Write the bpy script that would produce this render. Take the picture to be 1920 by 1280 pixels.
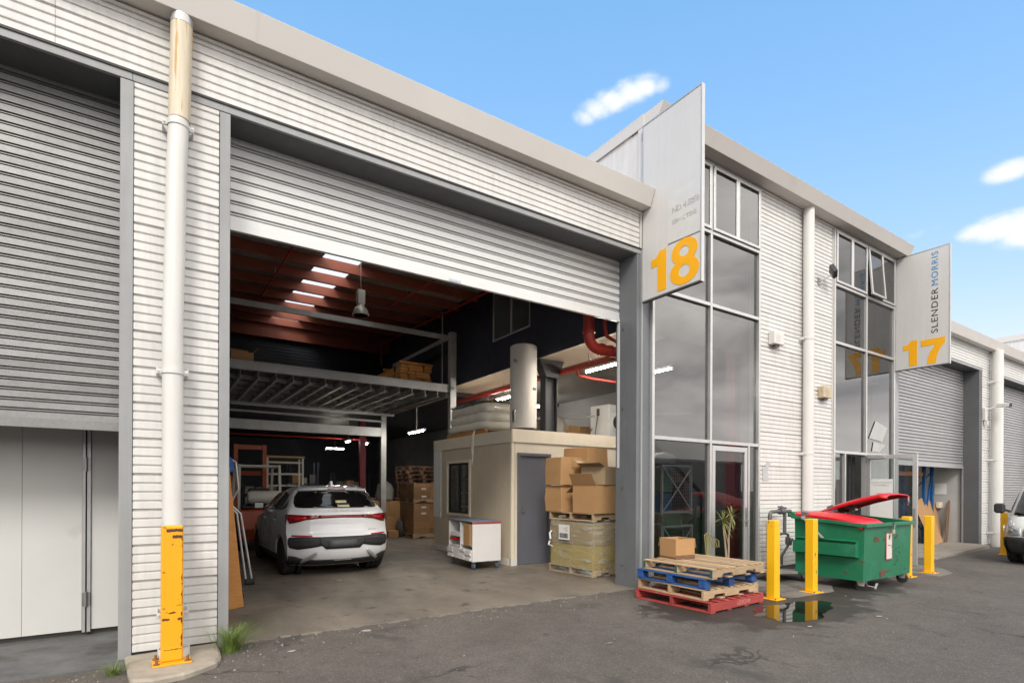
import bpy, bmesh, math, random
from mathutils import Vector, Matrix
R = math.radians
PI = math.pi
random.seed(7)
S = bpy.context.scene
C = S.collection
for o in list(bpy.data.objects):
    bpy.data.objects.remove(o)

# ------------------------------------------------------------------ camera
cam = bpy.data.cameras.new('camera')
cam.sensor_width = 36.0
cam.lens = 36.0 * 1014.0 / 1920.0
cam.shift_y = (914.0 - 640.0) / 1920.0
cam.clip_start = 0.05
cam.clip_end = 2000
co = bpy.data.objects.new('camera', cam)
C.objects.link(co)
TH = math.atan2(666, 1014.0)
RHO = 0.0045
fwd = Vector((math.sin(TH), math.cos(TH), 0))
rgt = Vector((math.cos(TH), -math.sin(TH), 0))
r2 = (rgt + RHO * Vector((0, 0, 1))).normalized()
u2 = (Vector((0, 0, 1)) - RHO * rgt).normalized()
mw = Matrix(((r2.x, u2.x, -fwd.x, 0), (r2.y, u2.y, -fwd.y, -6.1), (r2.z, u2.z, -fwd.z, 1.6), (0, 0, 0, 1)))
co.matrix_world = mw
S.camera = co
S.render.resolution_x = 1024
S.render.resolution_y = 682

# ------------------------------------------------------------------ sky
SUN_EL, SUN_AZ = R(40), R(212)      # azimuth measured clockwise from +Y
W = bpy.data.worlds.new('World')
S.world = W
W.use_nodes = True
nt = W.node_tree
nt.nodes.clear()
def N(nt, typ, **kw):
    n = nt.nodes.new(typ)
    for k, v in kw.items():
        setattr(n, k, v)
    return n
def L(nt, a, b):
    nt.links.new(a, b)
def MATH(nt, op, a, b=None, clamp=False):
    n = nt.nodes.new('ShaderNodeMath'); n.operation = op; n.use_clamp = clamp
    for i, q in enumerate((a, b)):
        if q is None: continue
        if isinstance(q, (int, float)): n.inputs[i].default_value = q
        else: nt.links.new(q, n.inputs[i])
    return n.outputs[0]
def MIXC(nt, fac, a, b, mode='MIX'):
    n = nt.nodes.new('ShaderNodeMix'); n.data_type = 'RGBA'; n.blend_type = mode
    for i, q in ((0, fac), (6, a), (7, b)):
        if isinstance(q, (int, float)): n.inputs[i].default_value = q
        elif isinstance(q, (tuple, list)): n.inputs[i].default_value = tuple(q) + ((1,) if len(q) == 3 else ())
        else: nt.links.new(q, n.inputs[i])
    return n.outputs[2]
def RANGE(nt, v, a, b, c=0.0, d=1.0, smooth=True):
    n = nt.nodes.new('ShaderNodeMapRange'); n.clamp = True
    if smooth: n.interpolation_type = 'SMOOTHSTEP'
    nt.links.new(v, n.inputs[0])
    for i, q in enumerate((a, b, c, d)): n.inputs[1 + i].default_value = q
    return n.outputs[0]
sky = N(nt, 'ShaderNodeTexSky', sky_type='NISHITA', sun_disc=False)
sky.sun_elevation = SUN_EL
sky.sun_rotation = SUN_AZ
sky.air_density = 1.35
sky.dust_density = 0.35
sky.ozone_density = 2.2
geo = N(nt, 'ShaderNodeTexCoord')
sep = N(nt, 'ShaderNodeSeparateXYZ')
L(nt, geo.outputs['Generated'], sep.inputs[0])
def noise(nt, vec, scale, detail=4, rough=0.55, dist=0.0):
    n = N(nt, 'ShaderNodeTexNoise')
    n.inputs['Scale'].default_value = scale
    n.inputs['Detail'].default_value = detail
    n.inputs['Roughness'].default_value = rough
    n.inputs['Distortion'].default_value = dist
    if vec is not None: nt.links.new(vec, n.inputs['Vector'])
    return n.outputs['Fac']
# grey cloud bank filling the sky on the street side (seen in the window panes), thinning to blue overhead; its reach towards -X is added to neutralise light on those faces
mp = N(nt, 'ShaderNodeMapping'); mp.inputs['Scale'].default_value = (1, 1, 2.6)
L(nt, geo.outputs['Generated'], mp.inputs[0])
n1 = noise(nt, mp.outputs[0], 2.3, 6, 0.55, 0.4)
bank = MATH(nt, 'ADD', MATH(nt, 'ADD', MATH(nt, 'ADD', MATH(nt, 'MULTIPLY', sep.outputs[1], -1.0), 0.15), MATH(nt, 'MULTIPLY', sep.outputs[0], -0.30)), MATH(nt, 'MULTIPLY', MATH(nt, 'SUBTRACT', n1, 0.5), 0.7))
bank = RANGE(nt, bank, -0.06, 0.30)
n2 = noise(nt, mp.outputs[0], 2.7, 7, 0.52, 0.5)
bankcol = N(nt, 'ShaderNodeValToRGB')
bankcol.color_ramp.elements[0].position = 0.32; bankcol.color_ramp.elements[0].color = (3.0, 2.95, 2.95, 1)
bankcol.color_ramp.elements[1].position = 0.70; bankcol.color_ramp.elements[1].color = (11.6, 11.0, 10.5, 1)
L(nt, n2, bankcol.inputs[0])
# few small fair-weather clouds in front of the camera
puff = None
mp2 = N(nt, 'ShaderNodeMapping'); mp2.inputs['Scale'].default_value = (1, 1, 1.5)
L(nt, geo.outputs['Generated'], mp2.inputs[0])
n3 = noise(nt, mp2.outputs[0], 15, 9, 0.62, 0.4)
for (dx, dy, dz, rad, w) in ((0.5390, 0.6265, 0.5630, 0.040, 0.75), (0.5507, 0.6098, 0.5700, 0.050, 0.90), (0.5650, 0.5906, 0.5762, 0.055, 1.00), (0.5784, 0.5712, 0.5825, 0.052, 1.00), (0.5899, 0.5559, 0.5856, 0.045, 0.95), (0.6060, 0.5401, 0.5840, 0.035, 0.60), (0.9105, 0.2364, 0.3392, 0.062, 1.20), (0.9046, 0.2563, 0.3407, 0.045, 1.00), (0.9144, 0.2193, 0.3402, 0.060, 1.20), (0.8896, 0.2235, 0.3983, 0.045, 1.05), (0.8808, 0.3131, 0.3553, 0.036, 0.60), (0.8842, 0.3020, 0.3562, 0.030, 0.50), (0.9236, 0.1991, 0.3277, 0.080, 1.20)):
    d = Vector((dx, dy, dz))
    vm = N(nt, 'ShaderNodeVectorMath', operation='DISTANCE')
    mpd = N(nt, 'ShaderNodeVectorMath', operation='MULTIPLY'); mpd.inputs[1].default_value = (1, 1, 2.2)
    L(nt, geo.outputs['Generated'], mpd.inputs[0])
    L(nt, mpd.outputs[0], vm.inputs[0]); vm.inputs[1].default_value = (d.x, d.y, d.z * 2.2)
    g = RANGE(nt, vm.outputs['Value'], rad, 0.0, 0.0, w)
    puff = g if puff is None else MATH(nt, 'MAXIMUM', puff, g)
pm = MATH(nt, 'MULTIPLY', RANGE(nt, MATH(nt, 'ADD', puff, MATH(nt, 'MULTIPLY', MATH(nt, 'SUBTRACT', n3, 0.5), 2.1)), 0.18, 1.15), RANGE(nt, puff, 0.0, 0.5, 0.0, 0.95))
sc_ = N(nt, 'ShaderNodeSeparateColor'); L(nt, sky.outputs[0], sc_.inputs[0])
cc_ = N(nt, 'ShaderNodeCombineColor')          # gentler falloff towards the horizon
for i_, k_ in enumerate((0.845, 1.37, 1.83)):
    L(nt, MATH(nt, 'MULTIPLY', MATH(nt, 'POWER', sc_.outputs[i_], (1.03, 0.58, 0.55)[i_]), k_), cc_.inputs[i_])
skyb = cc_.outputs[0]
skyc = MIXC(nt, pm, skyb, (3.75, 3.85, 4.0))
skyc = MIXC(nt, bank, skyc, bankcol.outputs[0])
bg = N(nt, 'ShaderNodeBackground')
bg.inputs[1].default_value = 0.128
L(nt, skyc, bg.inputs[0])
wo = N(nt, 'ShaderNodeOutputWorld')
L(nt, bg.outputs[0], wo.inputs[0])

# ------------------------------------------------------------------ sun (veiled by cloud)
sd = bpy.data.lights.new('sun', 'SUN')
sd.energy = 1.1
sd.angle = R(18)
sd.color = (1.0, 0.95, 0.88)
so = bpy.data.objects.new('sun', sd)
C.objects.link(so)
sv = Vector((math.sin(SUN_AZ) * math.cos(SUN_EL), math.cos(SUN_AZ) * math.cos(SUN_EL), math.sin(SUN_EL)))
so.rotation_euler = sv.to_track_quat('Z', 'Y').to_euler()
so.location = (0, -20, 30)

S.view_settings.view_transform = 'Standard'
S.view_settings.look = 'None'
S.view_settings.gamma = 1
S.view_settings.exposure = 1.12
S.view_settings.use_curve_mapping = False
S.render.engine = 'CYCLES'
S.cycles.max_bounces = 8
S.cycles.transparent_max_bounces = 24
S.cycles.caustics_reflective = False
S.cycles.caustics_refractive = False

# ------------------------------------------------------------------ materials
MT = {}
def M(name, col, rough=0.5, metal=0.0, var=0.10, scale=3.0, bump=0.0, bscale=60.0, streak=0.0, chip=None, rnd=0.0,
      dirt=None, spec=0.5, grain=None, fine=0.0, coat=0.0, groundrel=None):
    """procedural surface: base colour + cloudy variation + streaks + chips/stains, all with their own shape"""
    if name in MT: return MT[name]
    m = bpy.data.materials.new(name); m.use_nodes = True; MT[name] = m
    t = m.node_tree; b = t.nodes['Principled BSDF']
    tc = N(t, 'ShaderNodeTexCoord'); v = tc.outputs['Object']
    oi = N(t, 'ShaderNodeObjectInfo')
    off = N(t, 'ShaderNodeVectorMath', operation='MULTIPLY_ADD')
    cmb = N(t, 'ShaderNodeCombineXYZ')
    for i in range(3): L(t, oi.outputs['Random'], cmb.inputs[i])
    L(t, cmb.outputs[0], off.inputs[0]); off.inputs[1].default_value = (17.3, 31.7, 11.9)
    L(t, v, off.inputs[2]); v = off.outputs[0]
    c = None
    k = None
    if var:
        k = RANGE(t, noise(t, v, scale, 5, 0.6), 0.25, 0.75, 1 - var, 1 + var, False)
    if fine:
        kk = RANGE(t, noise(t, v, scale * 25, 3, 0.7), 0.2, 0.8, 1 - fine, 1 + fine, False)
        k = kk if k is None else MATH(t, 'MULTIPLY', k, kk)
    if rnd:
        kk = RANGE(t, oi.outputs['Random'], 0, 1, 1 - rnd, 1 + rnd, False)
        k = kk if k is None else MATH(t, 'MULTIPLY', k, kk)
    if streak:
        mp = N(t, 'ShaderNodeMapping'); mp.inputs['Scale'].default_value = (9, 9, 0.55)
        L(t, v, mp.inputs[0])
        kk = RANGE(t, noise(t, mp.outputs[0], 1.6, 4, 0.65), 0.35, 0.72, 1.0, 1 - streak, False)
        k = kk if k is None else MATH(t, 'MULTIPLY', k, kk)
    if grain:
        mp = N(t, 'ShaderNodeMapping'); mp.inputs['Scale'].default_value = grain[1]
        L(t, v, mp.inputs[0])
        kk = RANGE(t, noise(t, mp.outputs[0], 1.0, 5, 0.65, 0.6), 0.25, 0.75, 1 - grain[0], 1 + grain[0] * .6, False)
        k = kk if k is None else MATH(t, 'MULTIPLY', k, kk)
    rgb = N(t, 'ShaderNodeRGB'); rgb.outputs[0].default_value = tuple(col) + (1,)
    c = rgb.outputs[0]
    if k is not None:
        vm = N(t, 'ShaderNodeVectorMath', operation='SCALE')
        L(t, c, vm.inputs[0]); L(t, k, vm.inputs['Scale']); c = vm.outputs[0]
    if dirt:    # (colour, amount, scale, threshold)
        f_ = RANGE(t, noise(t, v, dirt[2], 6, 0.62, 0.3), dirt[3], dirt[3] + 0.18, 0, dirt[1])
        c = MIXC(t, f_, c, dirt[0])
    rsock = None
    if chip:    # (colour, threshold, scale, stretch)
        mp = N(t, 'ShaderNodeMapping'); mp.inputs['Scale'].default_value = chip[3]
        L(t, v, mp.inputs[0])
        f_ = RANGE(t, noise(t, mp.outputs[0], chip[2], 7, 0.6, 0.2), chip[1], chip[1] + 0.025)
        c = MIXC(t, f_, c, chip[0])
        rsock = RANGE(t, f_, 0, 1, rough, 0.85, False)
    L(t, c, b.inputs['Base Color'])
    b.inputs['Metallic'].default_value = metal
    b.inputs['Specular IOR Level'].default_value = spec
    if coat:
        b.inputs['Coat Weight'].default_value = coat; b.inputs['Coat Roughness'].default_value = 0.05
    if rsock is not None: L(t, rsock, b.inputs['Roughness'])
    else:
        L(t, RANGE(t, noise(t, v, scale * 3, 4, 0.6), 0.3, 0.7, max(0.02, rough - 0.06), min(1, rough + 0.08), False), b.inputs['Roughness'])
    if bump:
        bn = N(t, 'ShaderNodeBump'); bn.inputs['Strength'].default_value = min(1, bump); bn.inputs['Distance'].default_value = 0.004 * max(1, bump)
        L(t, noise(t, v, bscale, 5, 0.6), bn.inputs['Height']); L(t, bn.outputs[0], b.inputs['Normal'])
    return m

def glass(name, tint=(0.80, 0.84, 0.84), ior=1.55, rough=0.0):
    if name in MT: return MT[name]
    m = bpy.data.materials.new(name); m.use_nodes = True; MT[name] = m
    t = m.node_tree; t.nodes.clear()
    out = N(t, 'ShaderNodeOutputMaterial'); mix = N(t, 'ShaderNodeMixShader')
    tr = N(t, 'ShaderNodeBsdfTransparent'); tr.inputs[0].default_value = tint + (1,)
    gl = N(t, 'ShaderNodeBsdfGlossy'); gl.inputs['Roughness'].default_value = rough
    fr = N(t, 'ShaderNodeFresnel'); fr.inputs['IOR'].default_value = ior
    tc = N(t, 'ShaderNodeTexCoord')
    bn = N(t, 'ShaderNodeBump'); bn.inputs['Strength'].default_value = 0.05; bn.inputs['Distance'].default_value = 0.02
    L(t, noise(t, tc.outputs['Object'], 0.9, 2), bn.inputs['Height']); L(t, bn.outputs[0], gl.inputs['Normal'])
    gm_ = N(t, 'ShaderNodeNewGeometry')
    L(t, MATH(t, 'MULTIPLY', fr.outputs[0], MATH(t, 'SUBTRACT', 1.0, gm_.outputs['Backfacing'])), mix.inputs[0]); L(t, tr.outputs[0], mix.inputs[1]); L(t, gl.outputs[0], mix.inputs[2])
    L(t, mix.outputs[0], out.inputs[0])
    return m
def emit(name, col, s):
    if name in MT: return MT[name]
    m = bpy.data.materials.new(name); m.use_nodes = True; MT[name] = m
    b = m.node_tree.nodes['Principled BSDF']
    b.inputs['Base Color'].default_value = tuple(col) + (1,)
    b.inputs['Emission Color'].default_value = tuple(col) + (1,)
    b.inputs['Emission Strength'].default_value = s
    return m

white_clad = M('white_clad', (0.685, 0.68, 0.66), 0.5, var=0.06, scale=1.2, streak=0.14, rnd=0.025, dirt=((0.44, 0.42, 0.39), 0.32, 1.7, 0.56))
white_trim = M('white_trim', (0.66, 0.645, 0.61), 0.45, var=0.05, scale=1.5, streak=0.08, dirt=((0.42, 0.38, 0.32), 0.25, 2.0, 0.6))
gutter_mat = M('gutter_mat', (0.60, 0.58, 0.545), 0.42, var=0.05, scale=0.8, dirt=((0.36, 0.33, 0.28), 0.22, 1.4, 0.58))
pipe_mat = M('pipe_mat', (0.64, 0.635, 0.61), 0.4, var=0.04, scale=2, streak=0.06, dirt=((0.45, 0.42, 0.36), 0.2, 3, 0.6))
jamb_mat = M('jamb_mat', (0.30, 0.31, 0.315), 0.5, var=0.10, scale=1.8, streak=0.12, dirt=((0.42, 0.42, 0.41), 0.35, 6, 0.62))
darkgrey = M('darkgrey', (0.10, 0.105, 0.11), 0.55, var=0.12, scale=2.0, dirt=((0.2, 0.2, 0.2), 0.3, 8, 0.62))
slat_white = M('slat_white', (0.64, 0.645, 0.64), 0.38, metal=0.15, var=0.05, scale=3, rnd=0.03, fine=0.05)
slat_galv = M('slat_galv', (0.285, 0.285, 0.28), 0.38, metal=0.5, var=0.14, scale=1.4, rnd=0.12, fine=0.14, dirt=((0.16, 0.15, 0.14), 0.35, 2.5, 0.6))
slat_far = M('slat_far', (0.36, 0.36, 0.365), 0.42, metal=0.35, var=0.08, scale=1.4, rnd=0.05, fine=0.1)
alu = M('alu', (0.52, 0.52, 0.515), 0.38, metal=0.55, var=0.06, scale=4)
galv = M('galv', (0.46, 0.47, 0.475), 0.45, metal=0.3, var=0.16, scale=3.0, fine=0.12, dirt=((0.2, 0.2, 0.2), 0.3, 4, 0.6))
redoxide = M('redoxide', (0.33, 0.095, 0.060), 0.6, var=0.12, scale=2)
navy = M('navy', (0.020, 0.026, 0.045), 0.5, var=0.15, scale=1.5)
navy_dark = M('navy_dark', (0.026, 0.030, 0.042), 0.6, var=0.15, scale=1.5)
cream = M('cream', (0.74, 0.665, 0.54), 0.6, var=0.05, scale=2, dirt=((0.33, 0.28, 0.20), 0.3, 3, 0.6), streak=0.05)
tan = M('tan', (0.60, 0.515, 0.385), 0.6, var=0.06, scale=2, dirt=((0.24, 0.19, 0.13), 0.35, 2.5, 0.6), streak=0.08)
soffit = M('soffit', (0.70, 0.62, 0.51), 0.7, var=0.06, scale=1)
redpipe = M('redpipe', (0.42, 0.035, 0.025), 0.4, var=0.12, scale=5)
conc_wall = M('conc_wall', (0.115, 0.115, 0.115), 0.8, var=0.15, scale=1.2, bump=0.3)
panel_mat = M('panel_mat', (0.61, 0.61, 0.585), 0.55, var=0.04, scale=1.2, dirt=((0.3, 0.29, 0.27), 0.3, 2.2, 0.62), chip=((0.25, 0.24, 0.22), 0.735, 9, (1, 1, 0.4)))
yellow = M('yellow', (0.86, 0.46, 0.008), 0.42, var=0.05, scale=4, dirt=((0.40, 0.20, 0.02), 0.4, 6, 0.60), chip=((0.12, 0.10, 0.09), 0.655, 7, (1.4, 1.4, 0.55)))
yellow_old = M('yellow_old', (0.80, 0.36, 0.008), 0.45, var=0.05, scale=4, dirt=((0.42, 0.20, 0.03), 0.4, 7, 0.6), chip=((0.06, 0.025, 0.015), 0.635, 7, (1.2, 1.2, 2.6)))
card = M('card', (0.42, 0.24, 0.105), 0.75, var=0.07, scale=3, rnd=0.12, grain=(0.07, (4, 4, 60)), dirt=((0.28, 0.15, 0.06), 0.3, 4, 0.62))
card_in = M('card_in', (0.33, 0.19, 0.09), 0.8, var=0.06, scale=4)
tape = M('tape', (0.42, 0.28, 0.13), 0.25, var=0.08, scale=8)
paper = M('paper', (0.72, 0.72, 0.70), 0.6, var=0.03, scale=6)
ink = M('ink', (0.02, 0.02, 0.022), 0.5, var=0)
wood = M('wood', (0.42, 0.30, 0.18), 0.75, var=0.12, scale=4, rnd=0.22, grain=(0.22, (3, 30, 30)), dirt=((0.16, 0.11, 0.07), 0.5, 5, 0.57))
wood_y = M('wood_y', (0.42, 0.30, 0.18), 0.75, var=0.12, scale=4, rnd=0.22, grain=(0.22, (30, 3, 30)), dirt=((0.16, 0.11, 0.07), 0.5, 5, 0.57))
wood_blue = M('wood_blue', (0.02, 0.085, 0.27), 0.65, var=0.2, scale=4, rnd=0.2, grain=(0.25, (5, 25, 30)), chip=((0.22, 0.16, 0.10), 0.64, 7, (1, 2, 2)))
wood_red = M('wood_red', (0.36, 0.052, 0.045), 0.65, var=0.2, scale=4, rnd=0.18, grain=(0.25, (5, 25, 30)), chip=((0.24, 0.15, 0.10), 0.64, 7, (1, 2, 2)))
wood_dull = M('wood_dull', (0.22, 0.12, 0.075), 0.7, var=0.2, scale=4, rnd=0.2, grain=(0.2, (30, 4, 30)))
timber_orange = M('timber_orange', (0.50, 0.22, 0.055), 0.6, var=0.1, scale=3, rnd=0.15, grain=(0.2, (6, 40, 40)))
black = M('black', (0.018, 0.018, 0.019), 0.5, var=0.15, scale=5)
rubber = M('rubber', (0.022, 0.022, 0.023), 0.8, var=0.2, scale=10, dirt=((0.07, 0.065, 0.06), 0.4, 5, 0.55))
steel = M('steel', (0.35, 0.35, 0.34), 0.35, metal=0.8, var=0.1, scale=8)
signwhite = M('signwhite', (0.60, 0.595, 0.58), 0.4, var=0.03, scale=1.2, streak=0.05, dirt=((0.36, 0.33, 0.28), 0.22, 2.5, 0.62))
signyellow = M('signyellow', (0.88, 0.42, 0.004), 0.4, var=0.02)
signblue = M('signblue', (0.03, 0.24, 0.52), 0.4, var=0.02)
pane_glass = glass('pane_glass', (0.47, 0.485, 0.49), 2.35)
lower_glass = glass('lower_glass', (0.62, 0.64, 0.64), 1.6)
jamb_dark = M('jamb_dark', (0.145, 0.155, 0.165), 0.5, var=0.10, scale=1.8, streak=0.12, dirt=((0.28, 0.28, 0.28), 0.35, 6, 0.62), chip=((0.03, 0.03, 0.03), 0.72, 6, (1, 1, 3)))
clear_glass = glass('clear_glass', (0.85, 0.88, 0.87), 1.5)
car_glass = glass('car_glass', (0.10, 0.11, 0.115), 1.6)
tube_emit = emit('tube_emit', (1.0, 0.93, 0.82), 100.0)

# ------------------------------------------------------------------ mesh helpers
class MB:
    def __init__(s):
        s.v = []; s.f = []
    def add(s, vs, fs):
        n = len(s.v)
        s.v += [tuple(p) for p in vs]
        s.f += [tuple(i + n for i in q) for q in fs]
        return s
    def box(s, x0, x1, y0, y1, z0, z1):
        return s.add([(x0, y0, z0), (x1, y0, z0), (x1, y1, z0), (x0, y1, z0), (x0, y0, z1), (x1, y0, z1), (x1, y1, z1), (x0, y1, z1)],
                     [(0, 3, 2, 1), (4, 5, 6, 7), (0, 1, 5, 4), (1, 2, 6, 5), (2, 3, 7, 6), (3, 0, 4, 7)])
    def obox(s, c, sx, sy, sz, rot):
        m = Matrix.Translation(c) @ rot.to_4x4()
        b = MB().box(-sx / 2, sx / 2, -sy / 2, sy / 2, -sz / 2, sz / 2)
        return s.add([m @ Vector(p) for p in b.v], b.f)
    def bar(s, p0, p1, w, h, up=(0, 0, 1)):
        p0 = Vector(p0); p1 = Vector(p1); d = (p1 - p0).normalized(); up = Vector(up)
        if abs(d.dot(up)) > 0.98: up = Vector((0, 1, 0))
        sd_ = d.cross(up).normalized(); u = sd_.cross(d).normalized()
        vs = []
        for p in (p0, p1):
            for a, b in ((-1, -1), (1, -1), (1, 1), (-1, 1)):
                vs.append(p + sd_ * a * w / 2 + u * b * h / 2)
        return s.add(vs, [(0, 3, 2, 1), (4, 5, 6, 7), (0, 1, 5, 4), (1, 2, 6, 5), (2, 3, 7, 6), (3, 0, 4, 7)][::1])
    def cyl(s, p0, p1, r0, r1=None, n=14, caps=True):
        if r1 is None: r1 = r0
        p0 = Vector(p0); p1 = Vector(p1); d = (p1 - p0).normalized()
        a = Vector((1, 0, 0)) if abs(d.x) < 0.9 else Vector((0, 1, 0))
        u = d.cross(a).normalized(); w = d.cross(u)
        vs = []
        for p, r in ((p0, r0), (p1, r1)):
            for i in range(n):
                t = 2 * PI * i / n
                vs.append(p + (u * math.cos(t) + w * math.sin(t)) * r)
        fs = [(i, (i + 1) % n, n + (i + 1) % n, n + i) for i in range(n)]
        if caps: fs += [tuple(range(n))[::-1], tuple(range(n, 2 * n))]
        return s.add(vs, fs)
    def tube(s, pts, r, n=8):
        pts = [Vector(p) for p in pts]
        rings = []; prev = None
        for i, p in enumerate(pts):
            d = (pts[min(i + 1, len(pts) - 1)] - pts[max(i - 1, 0)]).normalized()
            if prev is None:
                a = Vector((0, 0, 1)) if abs(d.z) < 0.9 else Vector((1, 0, 0))
                u = d.cross(a).normalized()
            else:
                u = (prev - d * prev.dot(d)).normalized()
            prev = u; w = d.cross(u)
            rr = r[i] if isinstance(r, (list, tuple)) else r
            rings.append([p + (u * math.cos(2 * PI * k / n) + w * math.sin(2 * PI * k / n)) * rr for k in range(n)])
        vs = [q for ring in rings for q in ring]
        fs = []
        for i in range(len(rings) - 1):
            for k in range(n):
                fs.append((i * n + k, i * n + (k + 1) % n, (i + 1) * n + (k + 1) % n, (i + 1) * n + k))
        fs += [tuple(range(n))[::-1], tuple(range(len(vs) - n, len(vs)))]
        return s.add(vs, fs)
    def prism(s, poly, axis, a0, a1):
        """extrude a 2-D polygon; axis x: (y,z); y: (x,z); z: (x,y)"""
        n = len(poly)
        def pt(q, a):
            return (a, q[0], q[1]) if axis == 'x' else (q[0], a, q[1]) if axis == 'y' else (q[0], q[1], a)
        vs = [pt(q, a0) for q in poly] + [pt(q, a1) for q in poly]
        fs = [(i, (i + 1) % n, n + (i + 1) % n, n + i) for i in range(n)]
        fs += [tuple(range(n))[::-1], tuple(range(n, 2 * n))]
        return s.add(vs, fs)
    def strip(s, prof, axis, a0, a1):
        """open profile extruded (no end caps)"""
        n = len(prof)
        def pt(q, a):
            return (a, q[0], q[1]) if axis == 'x' else (q[0], a, q[1])
        vs = [pt(q, a0) for q in prof] + [pt(q, a1) for q in prof]
        return s.add(vs, [(i, i + 1, n + i + 1, n + i) for i in range(n - 1)])
    def lathe(s, prof, c=(0, 0, 0), n=20):
        vs = []
        for r, z in prof:
            for i in range(n):
                t = 2 * PI * i / n
                vs.append((c[0] + r * math.cos(t), c[1] + r * math.sin(t), c[2] + z))
        fs = []
        for j in range(len(prof) - 1):
            for i in range(n):
                fs.append((j * n + i, j * n + (i + 1) % n, (j + 1) * n + (i + 1) % n, (j + 1) * n + i))
        fs += [tuple(range(n))[::-1], tuple(range(len(vs) - n, len(vs)))]
        return s.add(vs, fs)
    def xf(s, m):
        s.v = [tuple(m @ Vector(p)) for p in s.v]
        return s
    def mesh(s, name, recalc=True):
        me = bpy.data.meshes.new(name)
        me.from_pydata(s.v, [], s.f)
        if recalc:
            bm = bmesh.new(); bm.from_mesh(me)
            bmesh.ops.recalc_face_normals(bm, faces=bm.faces)
            bm.to_mesh(me); bm.free()
        return me

def wl(o):
    v = Vector((0, 0, 0))
    while o is not None:
        v += o.location; o = o.parent
    return v
def tag(o, label=None, cat=None, group=None, kind=None):
    if label: o['label'] = label
    if cat: o['category'] = cat
    if group: o['group'] = group
    if kind: o['kind'] = kind
    return o
def thing(name, label, cat, loc=(0, 0, 0), rz=0.0, group=None):
    o = bpy.data.objects.new(name, None); C.objects.link(o)
    o.empty_display_size = 0.1
    o.location = loc; o.rotation_euler = (0, 0, rz)
    return tag(o, label, cat, group)
def link(name, me, mat, parent=None, loc=None, bev=0, smooth=None, rot=None, label=None, kind=None):
    o = bpy.data.objects.new(name, me)
    if mat is not None and len(me.materials) == 0: me.materials.append(mat)
    C.objects.link(o)
    if parent is not None: o.parent = parent
    if loc is not None: o.location = loc
    if rot is not None: o.rotation_euler = rot
    if smooth:
        me.polygons.foreach_set('use_smooth', [True] * len(me.polygons))
        me.set_sharp_from_angle(angle=R(smooth))
    if bev:
        md = o.modifiers.new('bevel', 'BEVEL'); md.width = bev; md.segments = 1; md.limit_method = 'ANGLE'; md.angle_limit = R(40)
    if label: o['label'] = label
    if kind: o['kind'] = kind
    return o
def part(mb, name, mat, parent=None, world=False, recalc=True, **kw):
    """world=True: coordinates are world coordinates; they are moved into the (unrotated) parent's frame"""
    if world and parent is not None:
        d = wl(parent)
        mb.v = [(p[0] - d.x, p[1] - d.y, p[2] - d.z) for p in mb.v]
    return link(name, mb.mesh(name, recalc), mat, parent, **kw)
def single(mb, name, mat, label, cat, loc=(0, 0, 0), rz=0, group=None, kind=None, **kw):
    o = link(name, mb.mesh(name), mat, None, loc=loc, **kw)
    o.rotation_euler = (0, 0, rz)
    return tag(o, label, cat, group, kind)
def copy_tree(o, parent=None):
    c = o.copy(); C.objects.link(c)
    if parent is not None: c.parent = parent
    for ch in list(o.children): copy_tree(ch, c)
    return c
def text_mesh(txt, size, ext=0.002, bold=0.0, space=1.0, align='CENTER'):
    cu = bpy.data.curves.new('t', 'FONT'); cu.body = txt; cu.size = size; cu.extrude = ext; cu.offset = bold
    cu.space_character = space; cu.align_x = align; cu.resolution_u = 3
    o = bpy.data.objects.new('t', cu); C.objects.link(o)
    dg = bpy.context.evaluated_depsgraph_get(); dg.update()
    me = bpy.data.meshes.new_from_object(o.evaluated_get(dg))
    me.materials.clear()
    bpy.data.objects.remove(o); bpy.data.curves.remove(cu)
    return me
def gz(x):
    return 0.0 if x < 8 else -0.014 * (min(x, 60) - 8)
# ================================================================== SETTING
# asphalt yard: one sheet, very slightly falling towards the far units
m = bpy.data.materials.new('asphalt'); m.use_nodes = True; MT['asphalt'] = m
t = m.node_tree; b = t.nodes['Principled BSDF']
v = N(t, 'ShaderNodeTexCoord').outputs['Object']
big = RANGE(t, noise(t, v, 0.55, 6, 0.6), 0.3, 0.7, 0.80, 1.18, False)
mid = RANGE(t, noise(t, v, 5, 6, 0.65), 0.3, 0.7, 0.86, 1.14, False)
finev = RANGE(t, noise(t, v, 95, 3, 0.8), 0.25, 0.75, 0.50, 1.50, False)
coarse = RANGE(t, noise(t, v, 30, 3, 0.75), 0.3, 0.7, 0.76, 1.24, False)
k = MATH(t, 'MULTIPLY', MATH(t, 'MULTIPLY', MATH(t, 'MULTIPLY', big, mid), finev), coarse)
rgb = N(t, 'ShaderNodeRGB'); rgb.outputs[0].default_value = (0.104, 0.092, 0.081, 1)
vs = N(t, 'ShaderNodeVectorMath', operation='SCALE'); L(t, rgb.outputs[0], vs.inputs[0]); L(t, k, vs.inputs['Scale'])
c = vs.outputs[0]
vo = N(t, 'ShaderNodeTexVoronoi'); vo.inputs['Scale'].default_value = 48; L(t, v, vo.inputs['Vector'])
hs = N(t, 'ShaderNodeSeparateColor'); L(t, vo.outputs['Color'], hs.inputs[0])
stone = MATH(t, 'MULTIPLY', RANGE(t, vo.outputs['Distance'], 0.36, 0.18), RANGE(t, hs.outputs[0], 0.74, 0.84))
c = MIXC(t, MATH(t, 'MULTIPLY', stone, 0.75), c, (0.24, 0.225, 0.205))
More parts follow.
